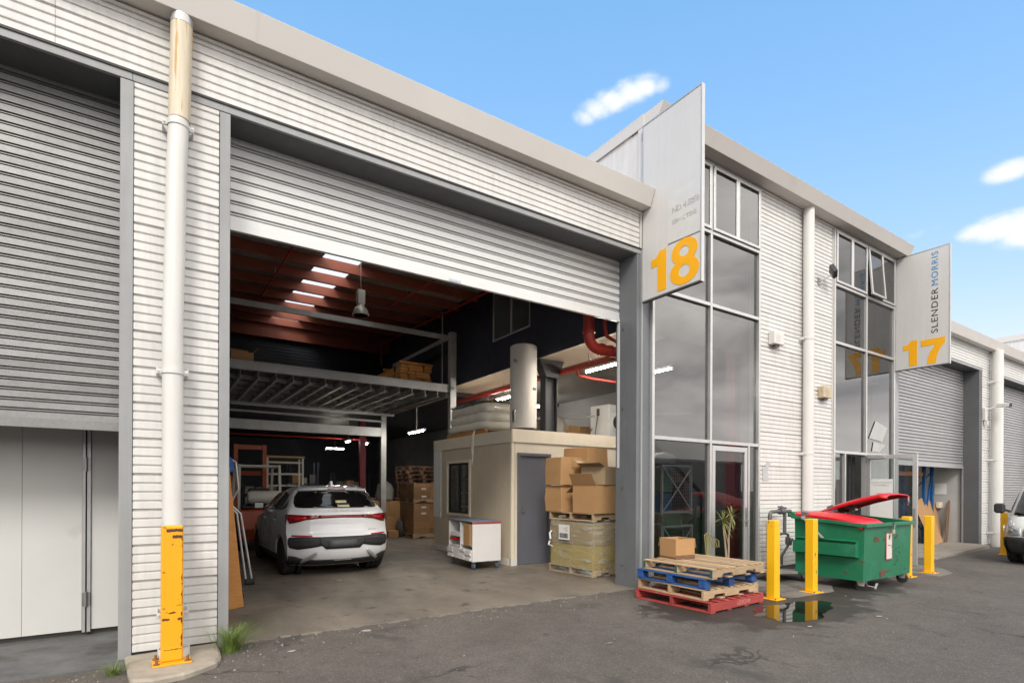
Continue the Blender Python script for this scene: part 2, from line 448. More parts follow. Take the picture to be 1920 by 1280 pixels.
# oil and tyre stains, patches with their own outline
st = RANGE(t, noise(t, v, 1.3, 7, 0.62, 0.5), 0.56, 0.70, 0, 0.6)
c = MIXC(t, st, c, (0.045, 0.042, 0.040))
spot = RANGE(t, noise(t, v, 5.5, 4, 0.5), 0.68, 0.71, 0, 0.55)
c = MIXC(t, spot, c, (0.035, 0.033, 0.031))
# cracks: voronoi edges, only in some zones
wv = N(t, 'ShaderNodeVectorMath', operation='ADD')
nv = N(t, 'ShaderNodeTexNoise'); nv.inputs['Scale'].default_value = 3; nv.inputs['Detail'].default_value = 6; L(t, v, nv.inputs['Vector'])
vsc = N(t, 'ShaderNodeVectorMath', operation='SCALE'); L(t, nv.outputs['Color'], vsc.inputs[0]); vsc.inputs['Scale'].default_value = 0.55
L(t, v, wv.inputs[0]); L(t, vsc.outputs[0], wv.inputs[1])
vo2 = N(t, 'ShaderNodeTexVoronoi', feature='DISTANCE_TO_EDGE'); vo2.inputs['Scale'].default_value = 0.42; L(t, wv.outputs[0], vo2.inputs['Vector'])
crk = MATH(t, 'MULTIPLY', RANGE(t, vo2.outputs['Distance'], 0.010, 0.003), RANGE(t, noise(t, v, 0.6, 3), 0.53, 0.62))
c = MIXC(t, MATH(t, 'MULTIPLY', crk, 0.6), c, (0.02, 0.019, 0.018))
# damp ground round the puddle and along the pallets
sx = N(t, 'ShaderNodeSeparateXYZ'); L(t, v, sx.inputs[0])
def ell(cx, cy, rx, ry):
    a = MATH(t, 'DIVIDE', MATH(t, 'SUBTRACT', sx.outputs[0], cx), rx)
    bb = MATH(t, 'DIVIDE', MATH(t, 'SUBTRACT', sx.outputs[1], cy), ry)
    return MATH(t, 'SQRT', MATH(t, 'ADD', MATH(t, 'MULTIPLY', a, a), MATH(t, 'MULTIPLY', bb, bb)))
dd = MATH(t, 'MINIMUM', ell(7.1, -2.05, 1.5, 0.85), ell(9.3, -1.5, 2.3, 0.9))
dd = MATH(t, 'MINIMUM', dd, ell(6.3, -1.5, 1.2, 0.75))
wet = RANGE(t, MATH(t, 'ADD', dd, MATH(t, 'MULTIPLY', MATH(t, 'SUBTRACT', noise(t, v, 2.6, 6, 0.6), 0.5), 1.5)), 1.05, 0.80)
c = MIXC(t, MATH(t, 'MULTIPLY', wet, 0.72), c, (0.024, 0.021, 0.019))
L(t, c, b.inputs['Base Color'])
L(t, RANGE(t, wet, 0, 1, 0.86, 0.52, False), b.inputs['Roughness'])
b.inputs['Specular IOR Level'].default_value = 0.35
bn = N(t, 'ShaderNodeBump'); bn.inputs['Strength'].default_value = 0.55; bn.inputs['Distance'].default_value = 0.006
L(t, MATH(t, 'SUBTRACT', noise(t, v, 85, 4, 0.75), MATH(t, 'MULTIPLY', crk, 2.0)), bn.inputs['Height']); L(t, bn.outputs[0], b.inputs['Normal'])
xs = [-400, -60, 8, 60, 400]
mb = MB()
ys_ = [-400, -40, 400]
vs_ = [(x, y, gz(x)) for y in ys_ for x in xs]
fs_ = [(j * 5 + i, j * 5 + i + 1, (j + 1) * 5 + i + 1, (j + 1) * 5 + i) for j in range(2) for i in range(4)]
mb.add(vs_, fs_)
tag(part(mb, 'ground', MT['asphalt']), kind='structure')

# concrete warehouse floor with a broken front edge
m = bpy.data.materials.new('floor_conc'); m.use_nodes = True; MT['floor_conc'] = m
t = m.node_tree; b = t.nodes['Principled BSDF']
v = N(t, 'ShaderNodeTexCoord').outputs['Object']
mpn = N(t, 'ShaderNodeMapping'); mpn.inputs['Scale'].default_value = (1.0, 0.45, 1); L(t, v, mpn.inputs[0])
k = MATH(t, 'MULTIPLY', RANGE(t, noise(t, mpn.outputs[0], 0.9, 7, 0.62, 0.4), 0.3, 0.7, 0.55, 1.35, False), RANGE(t, noise(t, v, 28, 4, 0.7), 0.3, 0.7, 0.86, 1.14, False))
rgb = N(t, 'ShaderNodeRGB'); rgb.outputs[0].default_value = (0.168, 0.144, 0.116, 1)
vs = N(t, 'ShaderNodeVectorMath', operation='SCALE'); L(t, rgb.outputs[0], vs.inputs[0]); L(t, k, vs.inputs['Scale'])
c = vs.outputs[0]
c = MIXC(t, RANGE(t, noise(t, v, 3.6, 5, 0.55, 0.2), 0.62, 0.68, 0, 0.75), c, (0.045, 0.038, 0.032))
c = MIXC(t, RANGE(t, noise(t, v, 1.1, 6, 0.6, 0.4), 0.58, 0.72, 0, 0.5), c, (0.06, 0.052, 0.045))
L(t, c, b.inputs['Base Color'])
L(t, RANGE(t, noise(t, v, 1.8, 5), 0.3, 0.7, 0.42, 0.75, False), b.inputs['Roughness'])
bn = N(t, 'ShaderNodeBump'); bn.inputs['Strength'].default_value = 0.25; bn.inputs['Distance'].default_value = 0.004
L(t, noise(t, v, 60, 4), bn.inputs['Height']); L(t, bn.outputs[0], b.inputs['Normal'])
edge = []
x = 0.60
rr = random.Random(3)
while x < 6.46:
    edge.append((x, 0.03 + rr.uniform(-0.035, 0.035)))
    x += rr.uniform(0.05, 0.16)
poly = [(-7, 0.03), (-0.2, 0.02)] + [(0.55, 0.04)] + edge + [(6.5, 0.12), (15.6, 0.12), (15.6, 26), (-7, 26)]
tag(part(MB().prism(poly, 'z', -0.1, 0.012), 'warehouse_floor', MT['floor_conc']), kind='structure')
# pale broken concrete lip along the edge
lip = MB()
lipm = M('lip', (0.20, 0.175, 0.145), 0.85, var=0.25, scale=9, bump=0.6, bscale=40)
for i in range(len(edge) - 1):
    if rr.random() < 0.55:
        (xa, ya), (xb, yb) = edge[i], edge[i + 1]
        w1 = rr.uniform(0.012, 0.045)
        lip.prism([(xa, ya - w1), (xb, yb - rr.uniform(0.012, 0.045)), (xb, yb + 0.02), (xa, ya + 0.02)], 'z', -0.02, 0.0145)
tag(part(lip, 'threshold_edge', lipm), kind='structure')
tag(part(MB().box(15.62, 33, 0.02, 12, -0.3, -0.075), 'neighbour_floor', M('floor2', (0.26, 0.235, 0.20), 0.75, var=0.2, scale=2)), kind='structure')
tag(part(MB().prism([(15.9, -0.75), (21.3, -0.30), (21.4, 0.02), (15.9, 0.02)], 'z', -0.3, -0.082), 'neighbour_ramp', MT['floor2']), kind='structure')
# concrete footing below the near pier, worn outline
pf = [(-0.24, -0.05), (-0.20, -0.55), (-0.17, -0.83), (-0.02, -0.90), (0.20, -0.86), (0.34, -0.76), (0.45, -0.66), (0.50, -0.50), (0.51, -0.2), (0.51, -0.0)]
o = part(MB().prism(pf, 'z', -0.05, 0.055), 'pier_footing', M('footing', (0.33, 0.29, 0.235), 0.85, var=0.25, scale=5, bump=0.6, bscale=30, dirt=((0.12, 0.10, 0.08), 0.6, 3, 0.55)), bev=0.02)
tag(o, kind='structure')

for nm, pl_ in (('a', [(7.75, -1.75), (8.9, -1.78), (9.5, -1.45), (9.45, -.3), (8.2, -.25), (7.8, -.7)]), ('b', [(12.5, -1.95), (13.35, -1.9), (14.3, -1.35), (14.2, -.2), (12.9, -.2), (12.6, -1.2)])):
    tag(part(MB().add([(x, y, gz(x) + .005) for x, y in pl_], [tuple(range(len(pl_)))]), 'concrete_patch', M('conc_patch', (.17, .155, .135), .85, var=.3, scale=3, bump=.5, bscale=40, dirt=((.06, .055, .05), .8, 1.6, .50))), kind='structure')
# ------------------------------------------------------------------ facade pieces
PITCH = 0.083
_cl = {}
def clad_mesh(w, n):
    key = (round(w, 3), n)
    if key in _cl: return _cl[key]
    pr = [(0.006, 0.0)]
    for i in range(n):
        z = i * PITCH
        d = 0.024 if i == n - 1 else 0.015
        pr += [(0.0, z + 0.004), (0.0, z + 0.060), (d, z + 0.064), (d, z + 0.078), (0.002, z + PITCH - 0.001)]
    pr.append((0.03, n * PITCH - 0.001))
    me = MB().strip(pr, 'x', 0, w).mesh('cladding_sheet')
    me.materials.append(white_clad)
    _cl[key] = me
    return me
def clad(parent, x0, x1, z0, z1, y=0.0, split=None):
    """horizontal ribbed sheets, each its own object"""
    base = wl(parent)
    cuts = [x0]
    if split:
        while cuts[-1] + split < x1 - 0.3: cuts.append(cuts[-1] + split)
    cuts.append(x1)
    for a, bb in zip(cuts[:-1], cuts[1:]):
        z = z0
        while z < z1 - 0.02:
            n = min(4, int(round((z1 - z) / PITCH)))
            if n < 1: break
            link('cladding_sheet', clad_mesh(bb - a - 0.003, n), None, parent, loc=(a - base.x, y - base.y, z - base.z))
            z += n * PITCH
_sl = {}
def shutter(parent, x0, x1, zb, zt, pitch, mat, y, name='roller_shutter', closed=False):
    base = wl(parent)
    rail = MB()
    rail.box(x0, x1, y - 0.02, y + 0.03, zb, zb + 0.035)
    rail.box(x0, x1, y - 0.006, y + 0.016, zb + 0.035, zb + 0.085)
    for xx in (x0 - 0.02, x1 - 0.01):
        rail.box(xx, xx + 0.03, y - 0.012, y + 0.03, max(zb - 2.4, -0.1) if not closed else zb, zb)
    rp = part(rail, name, mat, parent, world=True)
    key = (round(x1 - x0, 3), pitch, mat.name)
    if key not in _sl:
        p = pitch
        pr = [(0.0, 0), (0.0, p * .60), (.034, p * .63), (.034, p * .74), (.006, p * .765), (.006, p * .845), (.034, p * .865), (.034, p * .955), (0.0, p * .985)]
        me = MB().strip(pr, 'x', 0, x1 - x0).mesh('slat'); me.materials.append(mat); _sl[key] = me
    z = zb + 0.085
    bb = wl(rp)
    while z < zt:
        link('slat', _sl[key], None, rp, loc=(x0 - bb.x, y - bb.y, z - bb.z))
        z += pitch
    return rp
def gutter(parent, x0, x1, zb, zt, ov, nm='gutter'):
    th = 0.012
    pr = [(-ov, zt), (-ov * 0.70, zb), (-0.002, zb), (-0.002, zt - 0.04), (-0.014, zt - 0.04), (-0.014, zb + th), (-ov * 0.70 + 0.012, zb + th), (-ov + 0.016, zt)]
    g = part(MB().prism(pr, 'x', x0, x1), nm, gutter_mat, parent, world=True, bev=0.004)
    # closed ends, joints and the flashing that tucks under it
    for xx in (x0, x1 - 0.004):
        part(MB().prism([(-ov, zt), (-ov * 0.70, zb), (-0.002, zb), (-0.002, zt)], 'x', xx - 0.002, xx + 0.006), 'end_cap', gutter_mat, g, world=True)
    xx = x0 + 2.9
    while xx < x1 - 0.5:
        part(MB().prism([(-ov - 0.002, zt + 0.001), (-ov * 0.70 - 0.002, zb - 0.002), (-0.004, zb - 0.002), (-0.004, zb - 0.0005), (-ov * .70 - .0004, zb - 0.0005), (-ov - 0.0005, zt + 0.001)], 'x', xx, xx + 0.03), 'joint_strap', gutter_mat, g, world=True); xx += 5.9
    fl = MB()
    fl.prism([(-0.002, zb - 0.045), (-0.03, zb - 0.045), (-0.03, zb - 0.02), (-0.012, zb - 0.018), (-0.012, zb - 0.002), (-0.002, zb - 0.002)], 'x', x0, x1)
    part(fl, 'flashing', white_trim, g, world=True)
    return g
def downpipe(parent, pts, r, brackets, mat=pipe_mat, rusty=None):
    d = part(MB().tube(pts, r, 20), 'downpipe', mat, parent, world=True, smooth=50)
    for (x, y, z) in brackets:
        q = MB()
        q.cyl((x, y, z - 0.022), (x, y, z + 0.022), r + 0.007, n=20)
        q.box(x - r - 0.042, x + r + 0.042, y - 0.006, y + 0.006, z - 0.022, z + 0.022)
        q.box(x - r - 0.042, x - r - 0.030, y, -0.001, z - 0.03, z + 0.03)
        q.box(x + r + 0.030, x + r + 0.042, y, -0.001, z - 0.03, z + 0.03)
        for s_ in (-1, 1): q.cyl((x + s_ * (r + 0.026), y - 0.02, z), (x + s_ * (r + 0.026), y + 0.01, z), 0.008, n=6)
        part(q, 'bracket', pipe_mat, d, world=True, smooth=40)
    if rusty:
        part(MB().cyl(rusty[0], rusty[1], r + 0.006, n=20), 'pipe_socket', rusty[2], d, world=True, smooth=50)
    return d

rust_pipe = M('rust_pipe', (0.66, 0.58, 0.44), 0.5, var=0.06, scale=3, streak=0.25, grain=(0.12, (16, 16, .5)), chip=((.52, .33, .14), .57, 1.3, (10, 10, .45)))

# ================================================================== near low bay
B1 = thing('warehouse_building', 'low white ribbed metal warehouse bay with a wide half-open roller door', 'building', (0.06, 0, 0))
pier = part(MB().box(-0.188, 0.508, 0.035, 0.55, 0.0, 5.415), 'pier_wall', darkgrey, B1, world=True)
clad(pier, -0.186, 0.508, 0.06, 5.42)
for (a, bb, nm) in ((-0.292, -0.190, 0), (0.511, 0.606, 0), (6.362, 6.452, 1)):
    q = MB().box(a, bb, -0.006, 0.46, -0.02, 5.328)
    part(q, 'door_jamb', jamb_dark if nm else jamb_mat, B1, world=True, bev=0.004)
for z in (0.35, 1.6, 2.9, 4.2): part(MB().cyl((6.36, 0.30, z), (6.352, 0.30, z), 0.02, n=8), 'bolt', steel, B1, world=True)
up = part(MB().box(-8, 6.425, 0.035, 0.30, 5.42, 6.24), 'upper_wall', darkgrey, B1, world=True)
clad(up, -7.9, 6.415, 5.425, 5.425 + 7 * PITCH, split=7.15)
part(MB().box(6.425, 6.447, -0.018, 0.04, 5.42, 5.99), 'corner_trim', white_trim, B1, world=True)
for a, bb in ((-8, -0.2), (-0.2, 6.452)):
    q = MB().box(a + 0.001, bb - 0.001, -0.010, 0.03, 5.332, 5.405)
    part(q, 'lintel_strip', jamb_mat, B1, world=True, bev=0.003)
part(MB().box(-6.2, -0.292, 0.03, 0.50, 5.328, 5.40), 'lintel_soffit', darkgrey, B1, world=True)
part(MB().box(0.606, 6.36, 0.03, 0.50, 5.328, 5.40), 'lintel_soffit', darkgrey, B1, world=True)
drip = MB().prism([(-0.012, 5.408), (-0.022, 5.400), (-0.022, 5.422), (0.0, 5.424)], 'x', -7.9, 6.44)
part(drip, 'drip_flashing', black, B1, world=True)
gutter(B1, -8, 6.452, 6.005, 6.262, 0.285)
downpipe(B1, [(0.13, -0.19, -0.02 + 0.06), (0.125, -0.19, 1.3), (0.118, -0.16, 3.0), (0.145, -0.13, 4.6), (0.165, -0.125, 5.2), (0.182, -0.115, 6.02)], 0.085,
         [(0.118, -0.17, 2.66), (0.155, -0.128, 4.98), (0.128, -0.19, 0.42)], rusty=((0.163, -0.126, 5.03), (0.181, -0.116, 5.93), rust_pipe))
part(MB().cyl((0.1805, -0.1155, 5.93), (0.183, -0.115, 6.004), 0.094, n=24), 'pipe_collar', alu, B1, world=True, smooth=40)
q = MB().lathe([(0.125, 0), (0.125, 0.09), (0.118, 0.09), (0.118, 0.012)], (0.135, -0.33, 0.056), 24)
part(q, 'pipe_shoe', pipe_mat, B1, world=True, smooth=40)
shutter(B1, 0.61, 6.358, 4.335, 5.42, 0.1215, slat_white, 0.385)
shutter(B1, -6.1, -0.295, 2.13, 5.42, 0.0905, slat_galv, 0.395)
# left bay: flush panels behind the roller door
for (a, bb, yo) in ((-2.35, -1.62, 0), (-1.618, -1.14, 0), (-1.138, -0.66, 0), (-0.585, -0.29, .004)):
    part(MB().box(a, bb, 1.20 + yo, 1.26, 0.07, 2.75), 'wall_panel', panel_mat, B1, world=True, bev=0.003)
part(MB().box(-3.6, -2.352, 1.2, 1.26, 0.07, 2.75), 'wall_panel', panel_mat, B1, world=True, bev=0.003)
part(MB().box(-0.658, -0.632, 1.185, 1.26, 0.05, 2.75), 'panel_post', alu, B1, world=True)
part(MB().box(-0.618, -0.588, 1.185, 1.26, 0.05, 2.75), 'panel_post', alu, B1, world=True)
for z in (0.32, 1.75):
    q = MB().cyl((-0.625, 1.175, z), (-0.625, 1.175, z + 0.16), 0.014, n=8)
    q.box(-0.66, -0.59, 1.178, 1.186, z + 0.01, z + 0.15)
    part(q, 'hinge', steel, B1, world=True)
part(MB().box(-6.2, -0.29, 1.27, 1.4, 0, 6.2), 'inner_wall', conc_wall, B1, world=True)
part(MB().prism([(-6.9, -0.2), (-0.21, -0.2), (-0.21, 1.2), (-6.9, 1.2)], 'z', -0.05, 0.014), 'door_sill', M('sillconc', (0.12, 0.122, 0.122), 0.65, var=0.35, scale=3, dirt=((0.06, 0.055, 0.05), 0.8, 2.5, 0.47)), B1, world=True)
# side, back and roof of the bay
part(MB().box(0.02, 0.20, 0.5, 26, 0, 6.9), 'party_wall', conc_wall, B1, world=True)
def rz(y): return 6.27 + 0.055 * y
def deck(a, bb, y0, y1, nm, mat, lift=0.0, th=0.04):
    q = MB().prism([(y0, rz(y0) + lift), (y1, rz(y1) + lift), (y1, rz(y1) + lift + th), (y0, rz(y0) + lift + th)], 'x', a, bb)
    return part(q, nm, mat, B1, world=True)
foil = M('foil', (0.24, 0.225, 0.22), 0.6, var=0.3, scale=6)
deck(-8, 3.0, 0.31, 12.9, 'roof_deck', foil)
deck(3.8, 6.98, 0.31, 12.9, 'roof_deck', foil)
transl = bpy.data.materials.new('skylight_sheet'); transl.use_nodes = True
t = transl.node_tree; t.nodes.clear()
out = N(t, 'ShaderNodeOutputMaterial'); tl = N(t, 'ShaderNodeBsdfTranslucent'); tl.inputs[0].default_value = (0.95, 0.91, 0.80, 1)
df = N(t, 'ShaderNodeBsdfTransparent'); df.inputs[0].default_value = (0.9, 0.92, 0.9, 1); mx = N(t, 'ShaderNodeMixShader'); mx.inputs[0].default_value = 0.5
L(t, tl.outputs[0], mx.inputs[1]); L(t, df.outputs[0], mx.inputs[2]); L(t, mx.outputs[0], out.inputs[0])
py = [0.8 + 1.045 * i for i in range(12)]
for i, y in enumerate(py):
    q = MB()
    z1 = rz(y) - 0.004
    q.box(0.2, 6.88, y - 0.006, y + 0.006, z1 - 0.22, z1)
    q.box(0.2, 6.88, y + 0.006, y + 0.07, z1 - 0.012, z1)
    q.box(0.2, 6.88, y + 0.006, y + 0.07, z1 - 0.22, z1 - 0.208)
    part(q, 'purlin', redoxide, B1, world=True)
for i in range(len(py)):
    y0 = py[i]; y1 = py[i] + 1.045
    q = MB().add([(3.0, y0, rz(y0) + 0.02), (3.8, y0, rz(y0) + 0.02), (3.8, y1, rz(y1) + 0.02), (3.0, y1, rz(y1) + 0.02)], [(0, 1, 2, 3)])
    part(q, 'skylight_panel', transl, B1, world=True, recalc=False)
deck(3.0, 3.8, 0.31, 0.8, 'roof_deck', foil)
part(MB().box(0.2, 6.92, 12.45, 12.62, 6.33, 6.95), 'end_rafter', redoxide, B1, world=True)
part(MB().box(0.2, 6.92, 12.64, 12.85, 4.30, 7.1), 'upper_back_wall', navy_dark, B1, world=True)
part(MB().box(6.93, 7.1, 8.13, 12.85, 4.30, 7.1), 'upper_side_wall', navy_dark, B1, world=True)
part(MB().box(0.2, 6.3, 12.7, 26, 4.25, 4.29), 'rear_ceiling', navy_dark, B1, world=True)
part(MB().box(0.02, 15.6, 26, 26.2, 0, 4.6), 'rear_wall', navy_dark, B1, world=True)
# rib relief of the upper back wall lit by the skylights
q = MB()
z = 4.35
while z < 6.3:
    q.box(0.2, 6.92, 12.62, 12.64, z, z + 0.05); z += 0.1
part(q, 'wall_ribs', navy_dark, B1, world=True, kind='stuff')

# ================================================================== tall glazed block
B2 = thing('office_block', 'taller white ribbed block with two full-height glazed shopfronts', 'building', (11.0, 0, 0))
part(MB().box(6.53, 6.68, 0.006, 0.30, 5.982, 7.384), 'corner_flashing', white_trim, B2, world=True)
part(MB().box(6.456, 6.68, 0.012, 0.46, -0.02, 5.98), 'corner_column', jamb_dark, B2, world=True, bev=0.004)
part(MB().box(15.42, 15.60, 0.004, 0.46, -0.2, 7.36), 'corner_column', jamb_mat, B2, world=True, bev=0.004)
part(MB().box(15.602, 15.78, 0.004, 0.46, -0.2, 5.33), 'corner_column', jamb_mat, B2, world=True, bev=0.004)
fw = part(MB().box(9.70, 12.43, 0.035, 0.25, -0.1, 7.37), 'front_wall', darkgrey, B2, world=True)
clad(fw, 9.70, 12.43, 0.06, 7.37)
part(MB().box(9.672, 9.699, -0.012, 0.2, 0.0, 7.37), 'edge_trim', white_trim, B2, world=True)
part(MB().box(12.431, 12.452, -0.012, 0.2, -0.1, 7.37), 'edge_trim', white_trim, B2, world=True)
gutter(B2, 6.53, 15.64, 7.385, 7.61, 0.385)
# side walls above the low roofs, with barge capping
sw = part(MB().prism([(0.302, 6.36), (18, 7.34), (18, 7.50), (0.302, 7.50)], 'x', 6.53, 6.70), 'side_wall', white_clad, B2, world=True)
part(MB().box(6.50, 6.528, 0.0, 18, 7.40, 7.58), 'barge_capping', gutter_mat, B2, world=True)
part(MB().box(6.50, 6.74, 0.0, 18, 7.582, 7.60), 'barge_cap_top', gutter_mat, B2, world=True)
part(MB().box(6.505, 6.528, 0.02, 0.12, 6.02, 7.398), 'corner_flashing', white_trim, B2, world=True)
part(MB().box(15.55, 15.70, 0.02, 18, 5.3, 7.58), 'side_wall', white_clad, B2, world=True)
part(MB().box(6.71, 15.54, 0.05, 18, 7.42, 7.56), 'roof', gutter_mat, B2, world=True)
# upper floor
part(MB().box(6.92, 7.95, 0.36, 8.1, 4.41, 4.60), 'upper_floor', soffit, B2, world=True)
part(MB().box(7.951, 15.54, 0.36, 8.1, 4.412, 4.60), 'upper_floor', M('slab_grey', (.20, .195, .19), .8, var=.12, scale=1.2), B2, world=True)
part(MB().box(6.32, 15.54, 8.12, 26, 4.30, 4.5), 'rear_upper_floor', navy_dark, B2, world=True)
part(MB().box(6.70, 15.41, 0.30, 0.355, 4.25, 4.84), 'bulkhead', soffit, B2, world=True)
for (y0_, y1_, z0_, z1_) in ((0.5, 3.70, 4.405, 6.62), (5.29, 8.12, 4.405, 6.72), (3.70, 5.29, 4.405, 5.17), (3.70, 5.29, 6.36, 6.62)):
    part(MB().box(6.90, 6.918, y0_, y1_, z0_, z1_), 'inner_side_wall', navy, B2, world=True)
part(MB().box(6.88, 6.899, 8.07, 8.12, 4.48, 6.68), 'wall_edge_trim', white_trim, B2, world=True)
wn = MB()
for a, bb, zc, zd in ((3.70, 5.29, 5.17, 5.21), (3.70, 5.29, 6.32, 6.36), (3.70, 3.74, 5.21, 6.32), (5.25, 5.29, 5.21, 6.32), (4.47, 4.51, 5.21, 6.32)):
    wn.box(6.893, 6.93, a, bb, zc, zd)
wnp = part(wn, 'inner_window', alu, B2, world=True)
part(MB().box(6.906, 6.911, 3.74, 5.25, 5.21, 6.32), 'pane', clear_glass, wnp, world=True)
white_int = M('white_int', (0.62, 0.62, 0.60), 0.7, var=0.03)
part(MB().box(6.92, 15.5, 6.6, 6.75, 4.61, 7.2), 'upper_back_partition', white_int, B2, world=True)
part(MB().box(6.72, 15.5, 0.25, 6.6, 7.2, 7.25), 'upper_ceiling', white_int, B2, world=True)
part(MB().box(11.4, 11.5, 0.3, 6.6, 4.61, 7.2), 'upper_partition', white_int, B2, world=True)
part(MB().box(11.2, 11.35, 0.26, 26, -0.1, 4.40), 'ground_partition', conc_wall, B2, world=True)
part(MB().box(9.3, 11.19, 9.5, 9.65, 0, 4.40), 'rear_partition', conc_wall, B2, world=True)
part(MB().box(15.45, 15.6, 0.46, 26, -0.1, 4.40), 'ground_side_wall', conc_wall, B2, world=True)
part(MB().box(11.36, 15.44, 5.0, 5.1, -0.1, 4.40), 'ground_back_wall', conc_wall, B2, world=True)
part(MB().box(9.45, 9.62, 0.35, 0.55, 0, 4.40), 'red_column', M('maroon', (0.20, 0.02, 0.025), 0.5), B2, world=True)

def frame_bars(mb, xs_, zs_, w=0.055, y0=-0.045, y1=0.06):
    for x in xs_: mb.box(x[0], x[1], y0, y1, x[2], x[3])
    for z in zs_: mb.box(z[0], z[1], y0 + 0.004, y1 - 0.004, z[2], z[3])
def pane(gl, x0, x1, z0, z1, y=0.012, mat=pane_glass):
    part(MB().box(x0, x1, y, y + 0.006, z0, z1), 'pane', mat, gl, world=True)
def casement(gl, x0, x1, z0, z1, ang=0.0):
    q = MB(); w = 0.05; h = z1 - z0
    q.box(x0, x0 + w, -0.02, 0.02, -h, 0); q.box(x1 - w, x1, -0.02, 0.02, -h, 0)
    q.box(x0 + w, x1 - w, -0.02, 0.02, -w, 0); q.box(x0 + w, x1 - w, -0.02, 0.02, -h, -h + w)
    q.xf(Matrix.Translation((0, -0.05, z1)) @ Matrix.Rotation(-ang, 4, 'X'))
    cs = part(q, 'window_sash', alu, gl, world=True, bev=0.003)
    q = MB().box(x0 + w, x1 - w, -0.003, 0.003, -h + w, -w)
    q.xf(Matrix.Translation((0, -0.05, z1)) @ Matrix.Rotation(-ang, 4, 'X'))
    part(q, 'pane', pane_glass, gl, world=True)
def shopfront(x0, x1, lab):
    xm = (x0 + x1) / 2 + 0.005
    w = 0.055
    T = [2.43, 4.85, 6.13]
    q = MB()
    xs_ = [(x0, x0 + w, 0.0, 7.36), (x1 - w, x1, 0.0, 7.36), (xm - w / 2, xm + w / 2, 0.0, 6.10)]
    zs_ = [(x0 + w, xm - w / 2, z - 0.03, z + 0.03) for z in T[:2]] + [(xm + w / 2, x1 - w, z - 0.03, z + 0.03) for z in T[:2]]
    zs_ += [(x0 + w, x1 - w, 6.10, 6.16), (x0 + w, x1 - w, 7.30, 7.36)]
    frame_bars(q, xs_, zs_)
    q.box(xm - 0.0275, xm + 0.0275, -0.045, 0.06, 6.16, 7.30)
    g = part(q, 'shopfront_frame', alu, B2, world=True, bev=0.003)
    g['label'] = lab
    for a, bb in ((x0 + w, xm - w / 2), (xm + w / 2, x1 - w)):
        for z0, z1 in ((2.46, 4.82), (4.88, 6.10)):
            pane(g, a, bb, z0, z1)
    return g, xm, w
g18, xm, w = shopfront(6.682, 9.672, 'tall aluminium shopfront beside the half-open door')
qx = (9.617 - xm - .0275) / 2
casement(g18, 6.74, 7.45, 6.165, 7.295); casement(g18, 7.455, 8.15, 6.165, 7.295)
casement(g18, xm + 0.03, xm + 0.03 + qx - .003, 6.165, 7.295); casement(g18, xm + 0.03 + qx, 9.615, 6.165, 7.295)
pane(g18, 6.737, xm - .0275, 0.10, 2.40, mat=lower_glass)
part(MB().box(6.737, xm - .0275, -0.04, 0.05, 0.0, 0.10), 'sill_rail', alu, g18, world=True)
# entrance door (shut) and narrow side light
q = MB()
q.box(8.235, 8.32, -0.035, 0.02, 0.03, 2.37); q.box(9.19, 9.275, -0.035, 0.02, 0.03, 2.37)
q.box(8.32, 9.19, -0.035, 0.02, 2.28, 2.37); q.box(8.32, 9.19, -0.035, 0.02, 0.03, 0.14)
d18 = part(q, 'door_leaf', alu, B2, world=True, bev=0.003, label='glazed aluminium entrance door, shut')
part(MB().box(8.32, 9.19, -0.010, -0.004, 0.14, 2.28), 'pane', lower_glass, d18, world=True)
q = MB(); q.tube([(9.235, -0.035, 1.02), (9.235, -0.085, 1.02), (9.235, -0.085, 1.0), (9.13, -0.085, 1.0)], 0.011, 8); q.box(9.215, 9.255, -0.05, -0.035, 0.9, 1.25)
part(q, 'handle', steel, d18, world=True)
part(MB().box(9.285, 9.335, -0.045, 0.06, 0, 2.40), 'mullion', alu, g18, world=True)
pane(g18, 9.335, 9.617, 0.06, 2.40, mat=lower_glass)
g17, xm, w = shopfront(12.452, 15.44, 'tall aluminium shopfront with one sash tilted open')
xb = [12.51, 13.215, 13.915, 13.975, 14.68, 15.385]
casement(g17, 12.51, 13.21, 6.165, 7.295); casement(g17, 13.215, 13.915, 6.165, 7.295)
casement(g17, 13.98, 14.68, 6.165, 7.295, R(4.5)); casement(g17, 14.685, 15.385, 6.165, 7.295)
pane(g17, 12.507, 12.93, 0.0, 2.40)
part(MB().box(12.93, 12.985, -0.045, 0.06, -0.1, 2.40), 'mullion', alu, g17, world=True)
pane(g17, 13.98, 15.385, 0.0, 2.40)
# dark blinds in the open doorway
bl = M('blind', (0.012, 0.012, 0.013), 0.8, var=0.2)
for i in range(10):
    part(MB().box(12.99 + i * 0.092, 13.065 + i * 0.092, 0.16 + 0.02 * (i % 2), 0.17 + 0.02 * (i % 2), -0.05, 2.38), 'strip_curtain', bl, g17, world=True)
